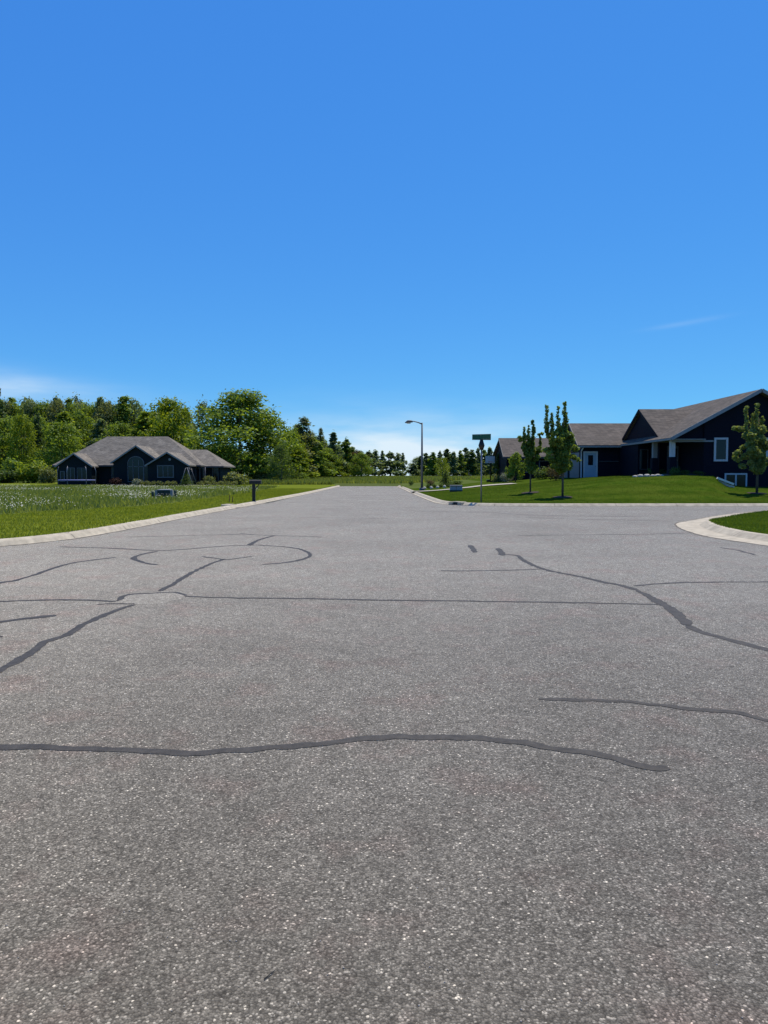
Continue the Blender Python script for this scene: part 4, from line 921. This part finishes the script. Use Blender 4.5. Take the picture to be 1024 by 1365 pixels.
# street name sign
p = hit(641.5, 669.5); u = p.y/F; H = (669.5-578)*u; sg = empty('street_sign', p); tag(sg, 'green street name sign with crossed blades on a thin dark post', 'street sign')
MB().tube([(0, 0, -.1), (0, 0, H-.75)], .038, 8).build('post', MAT['metal'], sg)
MB().tube([(0, 0, H-.85), (0, 0, H-.62), (0, 0, H-.32)], [.09, .16, .07], 10).build('bracket', MAT['black'], sg)
rng = ((R(28), -.18), (R(-62), 0))
for k, (a, off) in enumerate(((R(12), 0.0), (R(-28), 0.0))):
    hw = .50; ca, sa = math.cos(a), math.sin(a); z0 = H-.34+(.0 if k == 0 else .03)
    b = MB(); q0, q1 = (-hw*ca, -hw*sa), (hw*ca, hw*sa)
    nx_, ny_ = -sa*.012, ca*.012
    b.slab([(q0[0], q0[1], z0), (q1[0], q1[1], z0), (q1[0], q1[1], z0+.27), (q0[0], q0[1], z0+.27)], 0, (nx_, ny_, 0)); bl = b.build('name_blade', MAT['green_sign'], sg)
    e = MB(); e.bar((q0[0]-nx_*.6, q0[1]-ny_*.6, z0+.012), (q1[0]-nx_*.6, q1[1]-ny_*.6, z0+.012), .006, .012); e.bar((q0[0]-nx_*.6, q0[1]-ny_*.6, z0+.258), (q1[0]-nx_*.6, q1[1]-ny_*.6, z0+.258), .006, .012); e.build('border', MAT['grey_trim'], bl)
# mailbox
p = hit(338.5, 668.5); u = p.y/F; H = (668.5-645)*u; mbx = empty('mailbox', p, R(6)); tag(mbx, 'black mailbox on a thick dark post by the left kerb', 'mailbox')
MB().box(-.085, .085, -.085, .085, -.1, H-.02).build('post', MAT['black'], mbx, bevel=.01)
bx = MB(); prof = [(-.16, 0), (.16, 0), (.16, .17)]+[(.16*math.cos(k*math.pi/8), .17+.10*math.sin(k*math.pi/8)) for k in range(1, 8)]+[(-.16, .17)]
bx.slab([(-.22, y, H+z*.8) for y, z in prof], 0, (.60, 0, 0)); bx.build('box', MAT['black'], mbx)
MB().box(.379, .40, -.15, .15, H+.01, H+.19).build('door', MAT['fascia'], mbx)
MB().box(-.20, .36, -.10, .10, H+.212, H+.225).build('paper_tray', MAT['metal'], mbx)
MB().bar((.0, 0, H-.35), (.3, 0, H-.02), .05).build('brace', MAT['black'], mbx)
# storm drains
def drain(px, py, w, ang, label, back):
    p = flat(px, py); o = empty('storm_drain', p, ang); tag(o, label, 'storm drain')
    MB().slab([(-w/2, -.02, .012), (w/2, -.02, .012), (w/2, .30, .016), (-w/2, .30, .016)], .02, (0, 0, -.05)).build('grate', MAT['black'], o)
    MB().box(-w/2+.05, w/2-.05, .30, .42, .0, .13).build('inlet', MAT['black'], o)
    MB().box(-w/2-.1, w/2+.1, .34, .70, .12, .17).build('cap', MAT['concrete'], o, bevel=.015)
    for s in (-1, 1): MB().box(s*(w/2+.08)-.14, s*(w/2+.08)+.14, .22, .68, 0, .15).build('cheek', MAT['concrete'], o, bevel=.02)
drain(318, 677.0, .62, R(85), 'storm drain inlet with dark slot in the left kerb', 1)
drain(602, 673.2, .5, R(-52), 'storm drain inlet in the rounded right kerb corner', 1)
# utility boxes in the left meadow
p = hit(220, 664); u = p.y/F; ub = empty('utility_box', p); tag(ub, 'low dark utility box with pale end posts in the left meadow', 'utility box')
z0, z1 = .08, 11.5*u
MB().box(-8*u, 8*u, -.25, .35, z0, z1).build('cabinet', MAT['box_green'], ub, bevel=.02)
MB().slab([(-8.5*u, -.3, z1), (8.5*u, -.3, z1), (8*u, .4, z1+.02), (-8*u, .4, z1+.02)], .04, (0, 0, -.05)).build('lid', MAT['grey_trim'], ub)
for s in (-1, 1): MB().box(s*10*u-.075, s*10*u+.075, -.25, .0, 0, z1-.03).build('end_post', MAT['grey_trim'], ub, bevel=.01)
MB().bar((0, -.262, z0+.03), (0, -.262, z1-.05), .02).build('door_seam', MAT['black'], ub)
for px, hh, lab in ((204, 9.5, 'short dark green marker post left of the utility box'), (234, 11, 'short dark green marker post right of the utility box')):
    q = hit(px, 665); tag(MB().tube([(q.x, q.y, q.z-.05), (q.x, q.y, q.z+hh*q.y/F), (q.x, q.y, q.z+hh*q.y/F+.03)], [.09, .09, .05], 8).build('marker_post', MAT['post_green'], None, q), lab, 'post')
for px, hh, lab in ((306, 10, 'thin rusty stake, left of the pair by the left kerb'), (310, 8, 'thin rusty stake, right of the pair by the left kerb')):
    q = hit(px, 670); tag(MB().bar((q.x, q.y, q.z-.05), (q.x+.01, q.y, q.z+hh*q.y/F), .035).build('stake', MAT['rust'], None, q), lab, 'stake')
# pale utility cabinet on the right lawn
p = hit(608.5, 655.5); u = p.y/F; ub = empty('utility_cabinet', p); tag(ub, 'pale blue-grey utility cabinet on the grass in front of the driveway', 'utility cabinet')
MB().box(-8.5*u, 8.5*u, 0, .5, 0, 2*u).build('plinth', MAT['box_green'], ub, bevel=.02)
MB().box(-8*u, 8*u, .03, .47, 2*u, 8.2*u).build('cabinet', MAT['box_blue'], ub, bevel=.02)
MB().slab([(-8.6*u, -.02, 8.2*u), (8.6*u, -.02, 8.2*u), (8.4*u, .52, 8.9*u), (-8.4*u, .52, 8.9*u)], .03, (0, 0, -.04)).build('lid', MAT['fascia'], ub)
for x in (.0,): MB().bar((x, .02, 2.5*u), (x, .02, 7.8*u), .02).build('door_seam', MAT['fascia'], ub)
put_tree('dark_shrub', 'bush', 34, 'leaf_dark', 609, 640.5, 82, 20, 'low dark shrub just behind the pale blue-grey utility cabinet', 'shrub', leaves=1200, size=.6)
put_tree('cone_shrub', 'spruce', 45, 'leaf_dark', 594.5, 627, 80, 17, 'dark cone-shaped evergreen between the street lamp and the utility cabinet', 'shrub', leaves=3000)
put_tree('small_shrub', 'bush', 31, 'leaf_dark', 548, 640, 92, 6, 'small dark round shrub left of the street lamp', 'shrub', leaves=700, size=.7)
put_tree('shrub', 'bush', 42, 'leaf_brown', 574, 639, 84, 10, 'brownish shrub right of the street lamp foot', 'shrub', leaves=900, size=.6)
GB = 'small shrubs in the bed right of the street lamp'; GS = 'pale stones in the bed right of the street lamp'
for i, px in enumerate([571, 579, 588, 597]):
    put_tree('bedding_shrub', 'bush', 30+i % 3, 'leaf_dark', px, 644.5, 74, 6, 'small dark shrub in the planted bed right of the street lamp', 'shrub', GB, leaves=500, size=.8)
for i, px in enumerate([575, 583.5, 592.5, 566]):
    q = on(px, 72.5); bm = bmesh.new(); bmesh.ops.create_icosphere(bm, subdivisions=2, radius=.17)
    for v in bm.verts: v.co *= 1+.25*noise.noise(v.co*5+Vector((i, 0, 0)))
    me = bpy.data.meshes.new('bed_stone'); bm.to_mesh(me); bm.free(); tag(link('bed_stone', me, MAT['rock'], None, q+Vector((0, 0, .1))), 'pale rounded stone in the planted bed right of the street lamp', 'stone', GS)
# basketball hoop
p = on(654, 77); u = p.y/F; hp = empty('basketball_hoop', p); tag(hp, 'basketball hoop on a dark pole beside the low far house', 'basketball hoop')
zt = at(654, 608, p.y).z-p.z
MB().tube([(.08, .5, 0), (.08, .5, zt*.75), (0, .1, zt*.86)], [.06, .06, .045], 8).build('pole', MAT['black'], hp)
MB().box(-.55, .4, -.02, .02, zt-.72, zt).build('backboard', MAT['white'], hp)
MB().tube([(-.075+.23*math.cos(k*math.pi/8), -.27+.23*math.sin(k*math.pi/8), zt-.58) for k in range(17)], .012, 6).build('rim', MAT['rust'], hp)
MB().box(-.3, .45, .25, 1.1, 0, .22).build('base', MAT['black'], hp, bevel=.04)
